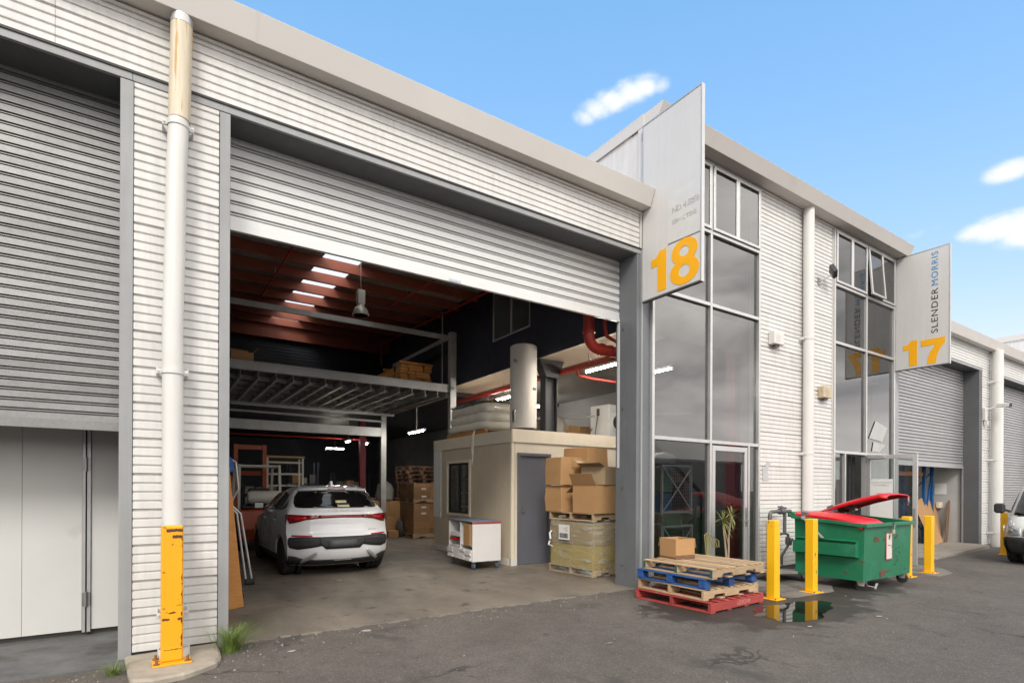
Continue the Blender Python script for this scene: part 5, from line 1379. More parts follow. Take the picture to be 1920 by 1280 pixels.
# ---- white shelf cart on castors
Ct = thing('shelf_cart', 'white pigeon-hole cart on castors in front of the beige cabin', 'cart', (5.40, 3.52, 0.012), R(-3))
wp = M('white_melamine', (0.66, 0.65, 0.63), .5, var=.04, scale=3, dirt=((.4, .38, .33), .35, 6, .6), chip=((.12, .12, .10), .735, 12, (1, 1, 1)))
hx, hy = .31, .56
part(MB().box(-hx, hx, -hy, -hy + .018, .16, .92), 'end_panel', wp, Ct)
part(MB().box(-hx, hx, hy - .018, hy, .16, .92), 'end_panel', wp, Ct)
part(MB().box(-hx, hx, -hy + .019, hy - .019, .16, .178), 'base_board', wp, Ct)
part(MB().box(hx - .018, hx, -hy + .019, hy - .019, .18, .90), 'back_panel', wp, Ct)
part(MB().box(-hx, hx - .02, -.009, .009, .18, .90), 'divider', wp, Ct)
for z in (.40, .60): part(MB().box(-hx + .01, hx - .02, .010, hy - .019, z, z + .016), 'shelf', wp, Ct)
part(MB().box(-hx + .01, hx - .02, -hy + .019, -.010, .45, .466), 'shelf', wp, Ct)
part(MB().box(-hx - .01, hx + .01, -hy - .01, hy + .01, .921, .94), 'top_board', M('cart_top', (.16, .18, .24), .5, var=.15, scale=4), Ct)
part(MB().box(-hx, hx, -hy - .004, -hy - .0005, .885, .92), 'red_edge', M('rededge', (.42, .05, .03), .5), Ct)
rr = random.Random(8)
for c_ in range(4):
    for lv in range(4):
        part(MB().box(-hx - .03 + rr.uniform(-.02, .01), -hx + .15, -hy + .03 + c_ * .27, -hy + .03 + c_ * .27 + .255, .18 + lv * .052, .18 + lv * .052 + .046), 'paper_pack', wp, Ct)
part(MB().box(-hx - .02, .1, -.47, -.2, .468, .88), 'brown_folder', card, Ct)
part(MB().box(-hx + .01, .1, .05, .5, .62, .68), 'paper_pack', wp, Ct)
part(MB().box(-hx - .01, .1, .25, .5, .62 - .09, .60 - .03), 'red_folder', redb, Ct)
for x in (-.25, .25):
    for y in (-.48, .48):
        q = MB().cyl((x - .015, y, .06), (x + .015, y, .06), .055, n=16)
        w_ = part(q, 'castor', M('castor_blue', (.06, .12, .2), .5), Ct, smooth=40)
        part(MB().box(x - .03, x - .02, y - .03, y + .03, .05, .16).box(x + .02, x + .03, y - .03, y + .03, .05, .16), 'fork', steel, w_)

# ---- far stack of cartons beside the cabin
FX, FY = 7.2, 10.1
pallet('pallet under the far stack of brown cartons beside the cabin', (FX, FY, .012), 0, wood_y, wood, 'stringer', 'pallets in the dark rear', 51)
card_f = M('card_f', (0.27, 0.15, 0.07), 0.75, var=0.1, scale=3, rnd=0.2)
carton = shared('carton', MB().box(-.275, .275, -.275, .275, 0, .187), card_f)
carton_s = shared('carton', MB().box(-.275, .275, -.275, .275, 0, .116), card_f)
lab_s = shared('paper_label', MB().box(-.02, .14, -.279, -.276, .04, .09), paper)
k = 0
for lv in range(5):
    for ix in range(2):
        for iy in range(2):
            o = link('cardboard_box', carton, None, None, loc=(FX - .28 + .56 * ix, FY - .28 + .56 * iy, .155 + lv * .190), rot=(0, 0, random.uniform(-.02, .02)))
            tag(o, 'plain brown carton in the tall far stack below its middle pallet', 'box', 'cartons in the far stack')
            if iy == 0 and lv in (4, 3) and ix == 0: link('paper_label', lab_s, None, o)
pallet('pallet in the middle of the far stack of cartons', (FX, FY, 1.108), 0, wood_y, wood, 'stringer', 'pallets in the dark rear', 52)
for lv in range(4):
    for ix in range(2):
        for iy in range(2):
            o = link('cardboard_box', carton_s, None, None, loc=(FX - .28 + .56 * ix, FY - .28 + .56 * iy, 1.252 + lv * .118), rot=(0, 0, random.uniform(-.02, .02)))
            tag(o, 'flat brown carton in the top half of the far stack', 'box', 'flat cartons in the far stack')
            if iy == 0 and (lv + ix) % 2 == 0: link('paper_label', lab_s, None, o, loc=(0, 0, 0))
for i in range(16):
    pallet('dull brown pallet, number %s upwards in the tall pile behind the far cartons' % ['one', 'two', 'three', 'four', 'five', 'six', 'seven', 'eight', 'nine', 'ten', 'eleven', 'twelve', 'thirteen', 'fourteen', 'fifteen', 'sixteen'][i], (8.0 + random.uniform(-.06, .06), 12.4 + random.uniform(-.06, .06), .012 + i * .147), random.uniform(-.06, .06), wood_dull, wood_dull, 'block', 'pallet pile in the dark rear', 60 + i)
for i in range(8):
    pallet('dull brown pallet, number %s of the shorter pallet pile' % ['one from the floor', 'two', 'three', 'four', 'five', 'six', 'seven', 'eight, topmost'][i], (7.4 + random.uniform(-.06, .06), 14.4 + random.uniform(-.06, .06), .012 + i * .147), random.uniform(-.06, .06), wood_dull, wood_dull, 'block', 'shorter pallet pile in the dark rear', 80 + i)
cbox('cardboard_box', 'large dark carton under the grey sack behind the car', 1.0, 1.0, 1.1, (6.75, 12.6, .012), .1, seed=90)
bag('stuffed_bag', 'grey translucent sack on a dark carton behind the car', (6.75, 12.4, 1.115), .62, .62, .72, sack, 13)
cbox('cardboard_box', 'brown carton with white label on the floor behind the car', .5, .5, .62, (6.15, 10.9, .012), .2, seed=91, lbl=True)
cbox('cardboard_box', 'small carton on the floor in front of the labelled one', .3, .3, .22, (6.25, 10.3, .012), -.2, seed=92)
bag('stuffed_bag', 'dark plastic bag slumped beside the labelled carton', (6.62, 10.5, .012), .4, .4, .6, M('bagdark', (.10, .09, .08), .3, var=.2, bump=.8, bscale=10), 17)
# dim clutter at the back of the dark hall
rr = random.Random(31)
for i, (x, y, w_, h_, lab) in enumerate(((2.2, 20, 1.4, 2.2, 'leftmost'), (4.0, 21, 1.6, 1.7, 'second from the left'), (5.6, 20, 1.2, 2.4, 'tallest'), (8.4, 22, 1.8, 2.0, 'rightmost'))):
    R_ = thing('storage_rack', 'dark storage rack at the rear of the hall, ' + lab, 'rack', (x, y, .012), 0, 'storage racks at the rear')
    for sx_ in (-1, 1):
        for sy_ in (-1, 1): part(MB().box(sx_ * w_ / 2 - .03, sx_ * w_ / 2 + .03, sy_ * .35 - .03, sy_ * .35 + .03, 0, h_ + .3), 'upright', navy, R_)
    for s_ in range(3):
        z = .1 + s_ * h_ / 3
        part(MB().box(-w_ / 2 + .031, w_ / 2 - .031, -.4, .4, z, z + .05), 'shelf', navy, R_)
        for b_ in range(3): part(MB().box(-w_ / 2 + .1 + b_ * w_ / 3.2, -w_ / 2 + .1 + b_ * w_ / 3.2 + rr.uniform(.25, .4), -.3, .3, z + .051, z + rr.uniform(.25, .5)), 'stored_box', rr.choice((card, sack, darkgrey)), R_)

# ---- things leaning inside the left jamb
o = thing('timber_plank', 'orange timber plank leaning inside the left jamb', 'plank', (.86, 1.78, .012))
q = MB().box(-.10, .10, -.022, .022, 0, 2.05)
q.xf(Matrix.Rotation(R(-5.2), 4, 'Y') @ Matrix.Rotation(R(-3), 4, 'X'))
part(q, 'plank', timber_orange, o, bev=.004)
o = thing('timber_plank', 'pale timber batten standing upright beside the orange plank', 'plank', (.68, 1.4, .012))
part(MB().box(-.05, .05, -.03, .03, 0, 2.25).xf(Matrix.Rotation(R(-.8), 4, 'Y')), 'plank', wood, o)
o = thing('folding_trolley', 'folded aluminium luggage trolley leaning behind the left jamb', 'trolley', (1.22, 3.6, .012))
for s_ in (0, .09):
    part(MB().tube([(.0 + s_, 0, 0), (-.14 + s_ * .6, .02, 1.15), (-.25 + s_ * .4, .02, 1.28)], .018, 8), 'leg', alu, o)
part(MB().tube([(-.34, .02, 1.20), (-.22, .02, 1.34), (-.12, .02, 1.55), (-.16, .02, 1.98), (-.22, .02, 2.02), (-.38, .02, 2.0), (-.42, .02, 1.7), (-.36, .02, 1.3), (-.22, .02, 1.2)], .017, 8), 'handle_loop', alu, o)
part(MB().cyl((-.02, -.05, .05), (.11, -.05, .05), .05, n=12), 'wheel', rubber, o)
q = MB()
for i in range(16): q.tube([(-.30 + .02 * math.sin(i), .02, 1.15 - i * .065), (-.24 + .012 * i, .02, 1.12 - i * .065)], .012, 6)
part(q, 'chain', black, o, kind='stuff')
o = bag('cloth_bundle', 'blue cloth bundle hung on the folded trolley', (.92, 3.55, 1.82), .22, .2, .28, M('bluecloth', (.03, .10, .32), .8, var=.3, scale=12, bump=.6), 5); o['category'] = 'cloth'
o = thing('broom', 'thin steel rod leaning against the orange plank', 'rod', (1.02, 2.6, .012))
part(MB().tube([(0, 0, 0), (-.2, .05, 1.6)], .012, 6), 'rod', steel, o)
part(MB().box(-.03, .03, -.12, .12, 0, .05), 'foot', black, o)

# ---- wire cage trolleys behind the shopfront pane
def cage(label, loc, rz):
    o = thing('cage_trolley', label, 'trolley', loc, rz, 'wire cage trolleys behind the pane')
    w_, d_, h_ = .8, .62, .92
    for x in (-w_ / 2, w_ / 2):
        for y in (-d_ / 2, d_ / 2): part(MB().box(x - .02, x + .02, y - .02, y + .02, 0, h_), 'post', galv, o)
    for z in (.03, h_ - .04):
        for y in (-d_ / 2, d_ / 2): part(MB().box(-w_ / 2 + .021, w_ / 2 - .021, y - .016, y + .016, z, z + .035), 'rail', galv, o)
    part(MB().box(-w_ / 2 + .021, w_ / 2 - .021, -d_ / 2 + .02, d_ / 2 - .02, .02, .03), 'base', galv, o)
    part(MB().bar((-w_ / 2, -d_ / 2 - .02, .05), (w_ / 2, -d_ / 2 - .02, h_ - .05), .025, .012, (0, 1, 0)), 'brace', galv, o)
    part(MB().bar((-w_ / 2, -d_ / 2 - .034, h_ - .05), (w_ / 2, -d_ / 2 - .034, .05), .025, .012, (0, 1, 0)), 'brace', galv, o)
    q = MB()
    for i in range(14): q.box(-w_ / 2 + .03 + i * .055, -w_ / 2 + .034 + i * .055, -d_ / 2 - .004, -d_ / 2, .06, h_ - .04)
    for i in range(14): q.box(-w_ / 2 + .02, w_ / 2 - .02, -d_ / 2 - .008, -d_ / 2 - .004, .08 + i * .06, .084 + i * .06)
    for i in range(11): q.box(-w_ / 2 - .004, -w_ / 2, -d_ / 2 + .03 + i * .055, -d_ / 2 + .034 + i * .055, .06, h_ - .04)
    part(q, 'wire_mesh', steel, o, kind='stuff')
    return o
cage('wire cage trolley standing on the floor behind the pane', (8.0, .85, .012), 0)
cage('wire cage trolley stacked on top of the lower one behind the pane', (8.0, .87, 1.12), 0)
cols = [M('stuffA', (.5, .5, .47), .7, var=.2), M('stuffB', (.04, .16, .3), .6, var=.2), M('stuffC', (.05, .05, .05), .7), M('stuffD', (.12, .28, .22), .6, var=.2)]
rr = random.Random(77)
for i, (x, y, z, w_, h_) in enumerate(((7.15, .85, .05, .3, .6), (7.5, .85, .05, .35, .42), (7.5, .85, .48, .3, .35), (7.18, .85, 1.16, .3, .35), (7.52, .85, 1.16, .34, .55), (7.2, .85, 1.53, .3, .4))):
    cbox('plastic_tub', ['dark sack-like tub at lower left in the lower cage', 'pale tub at lower right in the lower cage', 'dark tub on the pale one in the lower cage', 'blue tub at lower left in the upper cage', 'black tub at right in the upper cage', 'green tub above the blue one in the upper cage'][i], w_, .4, h_, (x + .64, y, z), rr.uniform(-.2, .2), mat=[cols[2], cols[0], cols[2], cols[1], cols[2], cols[3]][i], tp=False, seed=100 + i)
bag('stuffed_bag', 'pale sack heaped on top of the upper cage', (7.95, .85, 2.045), .6, .45, .24, sack, 19)
# slanting green-grey board and stair post with a swing tag
o = thing('curved_panel', 'pale green curved panel leaning behind the cage trolleys', 'panel', (8.95, 1.3, .012))
q = MB(); vs = []
for i in range(9):
    z = i * .17; x = -.16 * (i / 8) ** 2.2
    vs += [(x, -.15, z), (x, .35, z)]
q.add(vs, [(2 * i, 2 * i + 1, 2 * i + 3, 2 * i + 2) for i in range(8)])
pq = part(q, 'sheet', M('palegreen', (.35, .40, .33), .5, var=.08), o); sm = pq.modifiers.new('t', 'SOLIDIFY'); sm.thickness = .02
o = thing('stair_newel', 'black newel post and sloping handrail behind the pane', 'handrail', (10.3, 1.8, .012))
part(MB().box(-.03, .03, -.03, .03, 0, 1.5), 'post', black, o)
part(MB().bar((0, 0, 1.5), (-1.75, .0, 2.65), .05, .07), 'handrail', black, o)
part(MB().box(-.13, -.02, -.045, -.04, .95, 1.2).xf(Matrix.Translation((-.05, 0, .0)) @ Matrix.Rotation(.0, 4, 'Y')), 'swing_tag', M('tagblue', (.35, .55, .52), .5), o)

# ================================================================== YARD
# ---- stack of four pallets
PX, PY = 6.56, -1.07
pallet('red painted pallet at the bottom of the four-pallet stack', (PX - .06, PY - .02, .002), R(2.5), wood_red, wood_red, 'plain', seed=1, size=1.24)
pallet('bare timber pallet second from the ground in the stack', (PX - .05, PY + .02, .145), R(-1.0), wood_y, wood, 'stringer', seed=2)
pallet('blue painted pallet third from the ground in the stack', (PX - .06, PY + .03, .287), R(1.0), wood_blue, wood_blue, 'block', seed=3)
pallet('pale timber pallet on top of the stack with green bearer ends', (PX - .02, PY - .06, .43), R(0.5), wood_y, wood, 'stringer', seed=4, ends=M('greenend', (.02, .10, .09), .6))
for i, ch in enumerate(('LOSCAM',)):
    me = text_mesh(ch, .075, .001, .002, 1.1)
    rp = [o_ for o_ in bpy.data.objects if o_.name == 'pallet' or o_.name.startswith('pallet.')]
    tgt = [o_ for o_ in rp if 'red painted' in o_['label']][0]
    link('stencil', me, M('stencil', (.46, .20, .17), .8, var=.4, scale=20), tgt, loc=(.12, -.623, .05), rot=(PI / 2, 0, 0))
cb = cbox('cardboard_box', 'open cardboard carton on the pallet stack', .36, .34, .29, (6.48, -.72, .574), R(-8), open_=(('y', 1, 1, -70), ('x', 1, 1, -75)), seed=7)
part(MB().box(-.182, .182, -.1735, -.1705, 0, .055).box(-.1835, -.1805, -.17, .17, 0, .03), 'damp_stain', M('damp', (.17, .09, .045), .6, var=.3, scale=12), cb)

# ---- bollards
def bollard(label, x, y, h=1.145, w_=.135, rz=0.0, mat=yellow, z=None, group='yellow bollards along the facade', plate=.125):
    o = thing('bollard', label, 'bollard', (x, y, gz(x) if z is None else z), rz, group)
    part(MB().box(-w_ / 2, w_ / 2, -w_ / 2, w_ / 2, .012, h), 'post', mat, o, bev=.010)
    part(MB().box(-plate, plate, -plate, plate, 0, .012), 'base_plate', mat, o, bev=.002)
    for sx_ in (-1, 1):
        for sy_ in (-1, 1):
            part(MB().cyl((sx_ * plate * .78, sy_ * plate * .78, .012), (sx_ * plate * .78, sy_ * plate * .78, .035), .012, n=6), 'bolt', M('rustbolt', (.22, .10, .03), .7), o)
    return o
bollard('yellow bollard nearest the pallet stack', 7.52, -1.60)
bollard('yellow bollard in front of the green bin', 8.57, -1.60)
bollard('yellow bollard half hidden behind the right end of the green bin', 11.95, -1.62)
bollard('yellow bollard beside the open glass door', 12.98, -1.62)
bollard('yellow bollard beside the van', 19.3, -1.15)
nb = thing('bollard', 'chipped yellow guard post bolted in front of the near downpipe', 'bollard', (.115, -.47, .055), R(2))
part(MB().box(-.083, .083, -.05, .05, .014, 1.20), 'post', yellow_old, nb, bev=.012)
part(MB().box(-.145, .145, -.125, .115, 0, .014), 'base_plate', yellow_old, nb, bev=.003)
for sx_ in (-1, 1):
    for sy_ in (-1, 1):
        bq = part(MB().cyl((sx_ * .115, sy_ * .088, .014), (sx_ * .115, sy_ * .088, .022), .026, n=10), 'washer', MT['rustbolt'], nb)
        part(MB().cyl((sx_ * .115, sy_ * .088, .022), (sx_ * .115, sy_ * .088, .055), .014, n=6), 'nut', MT['rustbolt'], bq)
chipd = M('chipd', (.085, .036, .02), .8, var=.3, scale=30)
for i, (a, b_, c_, d_) in enumerate(((-.045, .078, 1.145, 1.172), (-.0, .076, 1.09, 1.118), (-.075, -.02, .375, .395), (.04, .075, .37, .392), (.03, .07, .50, .505), (-.078, -.05, .48, .485), (-.06, .07, .115, .122))):
    rr = random.Random(i); n_ = 14; top = []; bot = []
    for k_ in range(n_ + 1):
        x = a + (b_ - a) * k_ / n_
        top.append((x, d_ + rr.uniform(-.006, .004))); bot.append((x, c_ + rr.uniform(-.004, .006)))
    part(MB().prism(bot + top[::-1], 'y', -.0512, -.0495), 'paint_chip', chipd, nb)
for i in range(16):
    rr = random.Random(50 + i); z = rr.uniform(.1, 1.1); h_ = rr.uniform(.01, .07); x = .066 + rr.uniform(0, .008)
    part(MB().prism([(x, z), (.0745, z - .004), (.0745, z + h_), (x + .003, z + h_ * .8), (x - .006 * rr.random(), z + h_ * .5)], 'y', -.0511, -.0495), 'paint_chip', chipd, nb)

# ---- green waste bin
D = thing('waste_bin', 'green steel waste bin with red lids, one propped open', 'waste bin', (10.2, -1.46, gz(10.2)))
gm = M('bin_green', (.010, .155, .072), .42, var=.12, scale=2.5, fine=.05, dirt=((.03, .21, .14), .55, 2.2, .50), chip=((.10, .045, .03), .652, 3.2, (1, 1, 2.6)))
rm = M('bin_red', (.60, .008, .018), .33, var=.06, scale=3, dirt=((.45, .1, .1), .3, 6, .62))
hx, hy = .855, .54
q = MB().add([(-hx, -hy, .17), (hx, -hy, .17), (hx, hy, .17), (-hx, hy, .17), (-hx, -hy - .02, 1.06), (hx, -hy - .02, 1.06), (hx, hy + .02, 1.14), (-hx, hy + .02, 1.14)],
             [(0, 3, 2, 1), (0, 1, 5, 4), (1, 2, 6, 5), (2, 3, 7, 6), (3, 0, 4, 7)])
bo = part(q, 'body', gm, D); sm = bo.modifiers.new('t', 'SOLIDIFY'); sm.thickness = .012
part(MB().box(-hx - .05, hx + .05, -hy - .075, -hy - .021, 1.03, 1.085), 'front_rim', gm, D, bev=.004)
for s_ in (-1, 1):
    x0, x1 = (-hx - .05, -hx + .002) if s_ < 0 else (hx - .002, hx + .05)
    part(MB().prism([(-hy - .02, 1.03), (-hy - .02, 1.085), (hy + .06, 1.175), (hy + .06, 1.12)], 'x', x0, x1), 'side_rim', gm, D, bev=.004)
    xa, xb_ = (-hx - .135, -hx - .002) if s_ < 0 else (hx + .002, hx + .135)
    po = s_ * hx
    q = MB().prism([(po, .52), (po + s_ * .13, .56), (po + s_ * .13, .76), (po + s_ * .122, .76), (po + s_ * .122, .568), (po, .532)], 'y', -hy + .06, hy - .02)
    fp = part(q, 'fork_pocket', gm, D)
    part(MB().prism([(po, .82), (po + s_ * .05, .80), (po + s_ * .05, .79), (po, .81)], 'y', -hy + .06, hy - .02), 'pocket_lip', gm, fp)
    part(MB().prism([(po, .53), (po + s_ * .128, .565), (po + s_ * .128, .765), (po, .86)], 'y', -hy + .052, -hy + .059), 'pocket_end', gm, fp)
    part(MB().prism([(hy - .02, 1.14), (hy + .12, 1.14), (hy + .13, 1.22), (hy + .06, 1.235), (hy - .02, 1.19)], 'x', s_ * hx - .04, s_ * hx + .04), 'hinge_bracket', gm, D)
part(MB().cyl((-hx - .05, hy + .08, 1.185), (hx + .05, hy + .08, 1.185), .018, n=10), 'hinge_bar', steel, D)
def lid(x0, x1, ang, lab):
    q = MB(); n_ = 10; vs = []; dl_ = hy * 2 + .10
    for i in range(n_ + 1):
        y = -dl_ * i / n_
        crown = .03 * math.sin(PI * min(1, i / n_ * 1.05))
        for j, (x, dz) in enumerate(((x0, -.045), (x0 + .015, .0), (x0 + .12, .03), ((x0 + x1) / 2, .042), (x1 - .12, .03), (x1 - .015, .0), (x1, -.045))):
            vs.append((x, y, dz + crown - (0.05 if i == n_ else 0)))
    q.add(vs, [(i * 7 + j, i * 7 + j + 1, (i + 1) * 7 + j + 1, (i + 1) * 7 + j) for i in range(n_) for j in range(6)])
    q.xf(Matrix.Translation((0, hy + .08, 1.20)) @ Matrix.Rotation(-ang, 4, 'X'))
    o = part(q, 'lid', rm, D, smooth=50, label=lab); sm = o.modifiers.new('t', 'SOLIDIFY'); sm.thickness = .02
    for xx in (x0 + .06, x1 - .06):
        b_ = MB().box(xx - .05, xx + .05, -.30, -.19, -.055, .062).xf(Matrix.Translation((0, hy + .08, 1.20)) @ Matrix.Rotation(-ang, 4, 'X'))
        part(b_, 'lid_bracket', steel, o)
    return o
lid(-hx - .045, -.012, R(-5.5), 'shut red lid')
lid(.012, hx + .045, R(18), 'red lid propped half open')
q = MB().bar((-hx - .075, hy - .16, 1.15), (-hx - .075, hy - .50, .82), .012, .07, (1, 0, 0)).cyl((-hx - .06, hy - .17, 1.14), (-hx - .095, hy - .17, 1.14), .035, n=12)
part(q, 'lid_arm', alu, D)
q = MB().tube([(.62, -hy - .06, 1.5), (.61, -hy - .07, 1.42), (.62, -hy - .06, 1.36)], .012, 6)
part(q, 'lid_chain', steel, D)
part(MB().tube([(.02, -hy - .085, 1.09), (.03, -hy - .09, 1.05), (.01, -hy - .09, .98)], .011, 6), 'chain', steel, D)
part(MB().box(-.03, .03, -hy - .10, -hy - .07, .90, .97), 'padlock', M('brass', (.5, .48, .38), .4, metal=.5), D, bev=.006)
lbp = part(MB().box(-.115, .115, -hy - .022, -hy - .0155, .46, .92), 'sticker', M('stickred', (.35, .03, .04), .5), D)
part(MB().box(-.095, .095, -hy - .0245, -hy - .022, .48, .90), 'sticker_face', M('stickface', (.62, .58, .54), .5, var=.08, scale=12, chip=((.12, .08, .08), .66, 22, (1, 1, 1))), lbp)
rustm = M('rust_patch', (.13, .05, .03), .85, var=.35, scale=14)
def scrape(pts_, y_, nm='rust_patch', mt=rustm): part(MB().prism(pts_, 'y', y_ - .0015, y_), nm, mt, D)
yf = lambda z: -hy - .02 * (z - .17) / .89 - .0065
scrape([(-.52, .78), (-.34, .79), (-.36, .84), (-.43, .865), (-.50, .86)], yf(.80))
scrape([(-.20, .79), (-.14, .79), (-.15, .82), (-.19, .81)], yf(.80))
scrape([(.20, .79), (.31, .82), (.34, .87), (.28, .86), (.23, .83)], yf(.80))
scrape([(-.28, .20), (-.12, .21), (-.11, .30), (-.17, .33), (-.22, .30), (-.29, .29)], yf(.20))
scrape([(-.12, .26), (.10, .27), (.10, .285), (-.12, .275)], yf(.24))
darkm = M('scratch', (.012, .03, .02), .6)
for (xa, za, xb_, zb_) in ((.25, .60, .33, .64), (.36, .58, .45, .53), (.27, .50, .34, .49), (.38, .62, .42, .66), (.28, .40, .36, .45), (.2, .36, .27, .365)):
    scrape([(xa, za), (xb_, zb_), (xb_, zb_ + .012), (xa, za + .009)], yf(.4), 'scratch', darkm)
part(MB().box(-.02, .02, -hy - .026, -hy - .0245, .80, .87), 'sticker_print', ink, lbp)
part(MB().box(-.06, .05, -hy - .026, -hy - .0245, .70, .71), 'sticker_print', ink, lbp)
for x in (-hx + .12, hx - .12):
    for y in (-hy + .07, hy - .12):
        w_ = part(MB().cyl((x - .025, y, .085), (x + .025, y, .085), .085, n=18), 'castor', rubber, D, smooth=40)
        part(MB().prism([(y - .05, .085), (y + .03, .085), (y + .07, .165), (y - .06, .165)], 'x', x - .04, x - .028).prism([(y - .05, .085), (y + .03, .085), (y + .07, .165), (y - .06, .165)], 'x', x + .028, x + .04), 'castor_fork', alu, w_)
part(MB().bar((-hx + .13, -hy + .0, .10), (-hx + .30, -hy - .05, .06), .05, .012).bar((-hx + .26, -hy - .06, .04), (-hx + .34, -hy - .06, .12), .03, .012), 'brake_lever', alu, D)

# ---- gas meter pipework and its loose slab
G = thing('gas_pipework', 'grey gas pipes with valve on the ribbed wall behind the first bollard', 'pipework', (9.9, -.2, 0))
gp = M('gaspipe', (.12, .12, .12), .5, metal=.4, var=.2, scale=10)
def gpart(q, n_, m_=gp): return part(q, n_, m_, G, world=True, smooth=45)
gpart(MB().tube([(9.66, -.25, .08), (9.66, -.25, 1.10), (9.68, -.25, 1.15), (9.73, -.25, 1.17), (10.35, -.25, 1.17)], .035, 10), 'pipe')
gpart(MB().tube([(10.16, -.25, 1.17), (10.16, -.25, .74), (10.0, -.25, .74), (9.85, -.25, .74)], .032, 10), 'pipe')
gpart(MB().tube([(10.16, -.25, .74), (10.28, -.25, .72), (10.28, -.25, .50), (10.08, -.25, .33), (10.06, -.25, .30), (10.06, -.25, .05)], .024, 8), 'pipe')
gpart(MB().cyl((9.98, -.25, 1.17), (10.12, -.25, 1.17), .06, n=10), 'regulator')
gpart(MB().bar((9.95, -.25, 1.26), (10.2, -.25, 1.23), .04, .03).cyl((10.05, -.25, 1.2), (10.05, -.25, 1.28), .02, n=8), 'valve_lever')
gpart(MB().cyl((10.28, -.25, .52), (10.28, -.25, .66), .05, n=10).bar((10.33, -.27, .5), (10.38, -.28, .64), .03, .015), 'stop_valve')
gpart(MB().cyl((9.82, -.25, .74), (9.92, -.25, .74), .055, n=10), 'union')
part(MB().box(9.90, 9.96, -.14, -.06, .03, 1.0), 'white_conduit', white_trim, G, world=True)
single(MB().prism([(-.55, -.32), (.5, -.36), (.62, .1), (.5, .3), (-.5, .34)], 'z', 0, .05).xf(Matrix.Rotation(R(4), 4, 'Y') @ Matrix.Rotation(R(-3), 4, 'X')), 'loose_slab', M('slabc', (.27, .26, .24), .85, var=.2, scale=5, bump=.5), 'loose grey concrete slab on the ground below the gas pipes', 'slab', (9.35, -.62, .10), bev=.01)
for i, (x, y, s_, lab) in enumerate(((9.45, -.40, .07, 'left pale stone on the loose slab'), (9.6, -.37, .09, 'larger pale stone on the loose slab'), (9.75, -.36, .06, 'small pale stone nearest the bin'))):
    rr = random.Random(i); q = MB().lathe([(s_ * .7, 0), (s_, s_ * .4), (s_ * .7, s_ * .85), (s_ * .2, s_)], n=9)
    q.v = [(a * rr.uniform(.85, 1.15), b_ * rr.uniform(.85, 1.15), c_) for a, b_, c_ in q.v]
    single(q, 'stone', M('stone', (.5, .48, .44), .8, var=.1), lab, 'stone', (x, y, .145), group='stones on the slab', smooth=60)

# ---- blade signs
def digit_ring(cx, cz, rx, rz_, ix, iz, n_=36):
    vs = []
    for i in range(n_):
        a = 2 * PI * i / n_
        vs.append((cx + rx * math.cos(a), cz + rz_ * math.sin(a)))
    for i in range(n_):
        a = 2 * PI * i / n_
        vs.append((cx + ix * math.cos(a), cz + iz * math.sin(a)))
    return vs, [(i, (i + 1) % n_, n_ + (i + 1) % n_, n_ + i) for i in range(n_)]
def flat(o, vs, fs, x, th, name, mat):
    """figure in (s,z): s = distance out from the wall; thin solid on the sign face that looks towards -X"""
    q = MB().add([(x, -s_, z) for s_, z in vs], fs)
    p = part(q, name, mat, o, world=True)
    sm = p.modifiers.new('t', 'SOLIDIFY'); sm.thickness = th; sm.offset = 0
    return p
def blade(x, lab):
    o = thing('blade_sign', lab, 'sign', (x, -.6, 4.56), 0, 'blade signs between the bays')
    part(MB().box(x - .025, x + .025, -1.125, -.03, 4.575, 7.355), 'panel', signwhite, o, world=True)
    for (a, b_, c_, d_, nm) in ((-1.145, -1.126, 4.555, 7.375, 'edge_trim'), (-.029, -.012, 4.555, 7.375, 'edge_trim')):
        part(MB().box(x - .032, x + .032, a, b_, c_, d_), nm, alu, o, world=True)
    part(MB().box(x - .032, x + .032, -1.125, -.03, 7.356, 7.376), 'top_trim', alu, o, world=True)
    part(MB().box(x - .034, x + .034, -1.125, -.03, 4.552, 4.574), 'bottom_trim', darkgrey, o, world=True)
    for z in (4.72, 7.15): part(MB().box(x - .02, x + .02, -.012, .01, z, z + .12), 'bracket', darkgrey, o, world=True)
    return o
one = [(a, z + .02) for a, z in [(.205, 5.14), (.205, 5.02), (.335, 5.02), (.335, 4.615), (.505, 4.615), (.505, 5.235), (.365, 5.235), (.335, 5.175), (.285, 5.145)]]
s18 = blade(6.49, 'white blade sign with orange number 18 beside the half-open door')
xf_ = 6.49 - .0275
flat(s18, one, [tuple(range(len(one)))], xf_, .004, 'figure', signyellow)
vs, fs = digit_ring(.842, 5.09, .235, .185, .085, .075)
g8 = flat(s18, vs, fs, xf_ - .0012, .004, 'figure', signyellow)
vs, fs = digit_ring(.842, 4.80, .262, .197, .098, .088)
flat(s18, vs, fs, xf_, .004, 'figure', signyellow)
flat(s18, [(.54, 5.30), (1.118, 5.28), (1.118, 6.05), (.54, 6.06)], [(0, 1, 2, 3)], xf_, .002, 'patched_area', M('signpatch', (.60, .60, .585), .35, var=.05, scale=8, dirt=((.42, .41, .39), .4, 7, .6)))
flat(s18, [(.54, 5.285), (1.118, 5.265), (1.118, 5.272), (.54, 5.293)], [(0, 1, 2, 3)], xf_ - .001, .002, 'panel_seam', darkgrey)
gh = M('ghost', (.44, .43, .415), .5, var=.3, scale=25)
def sign_text(o, txt, size, x, s_, z, mat, rot, bold=0.0, space=1.0, align='LEFT', name='lettering'):
    me = text_mesh(txt, size, .0015, bold, space, align)
    d = wl(o)
    return link(name, me, mat, o, loc=(x - d.x, -s_ - d.y, z - d.z), rot=rot)
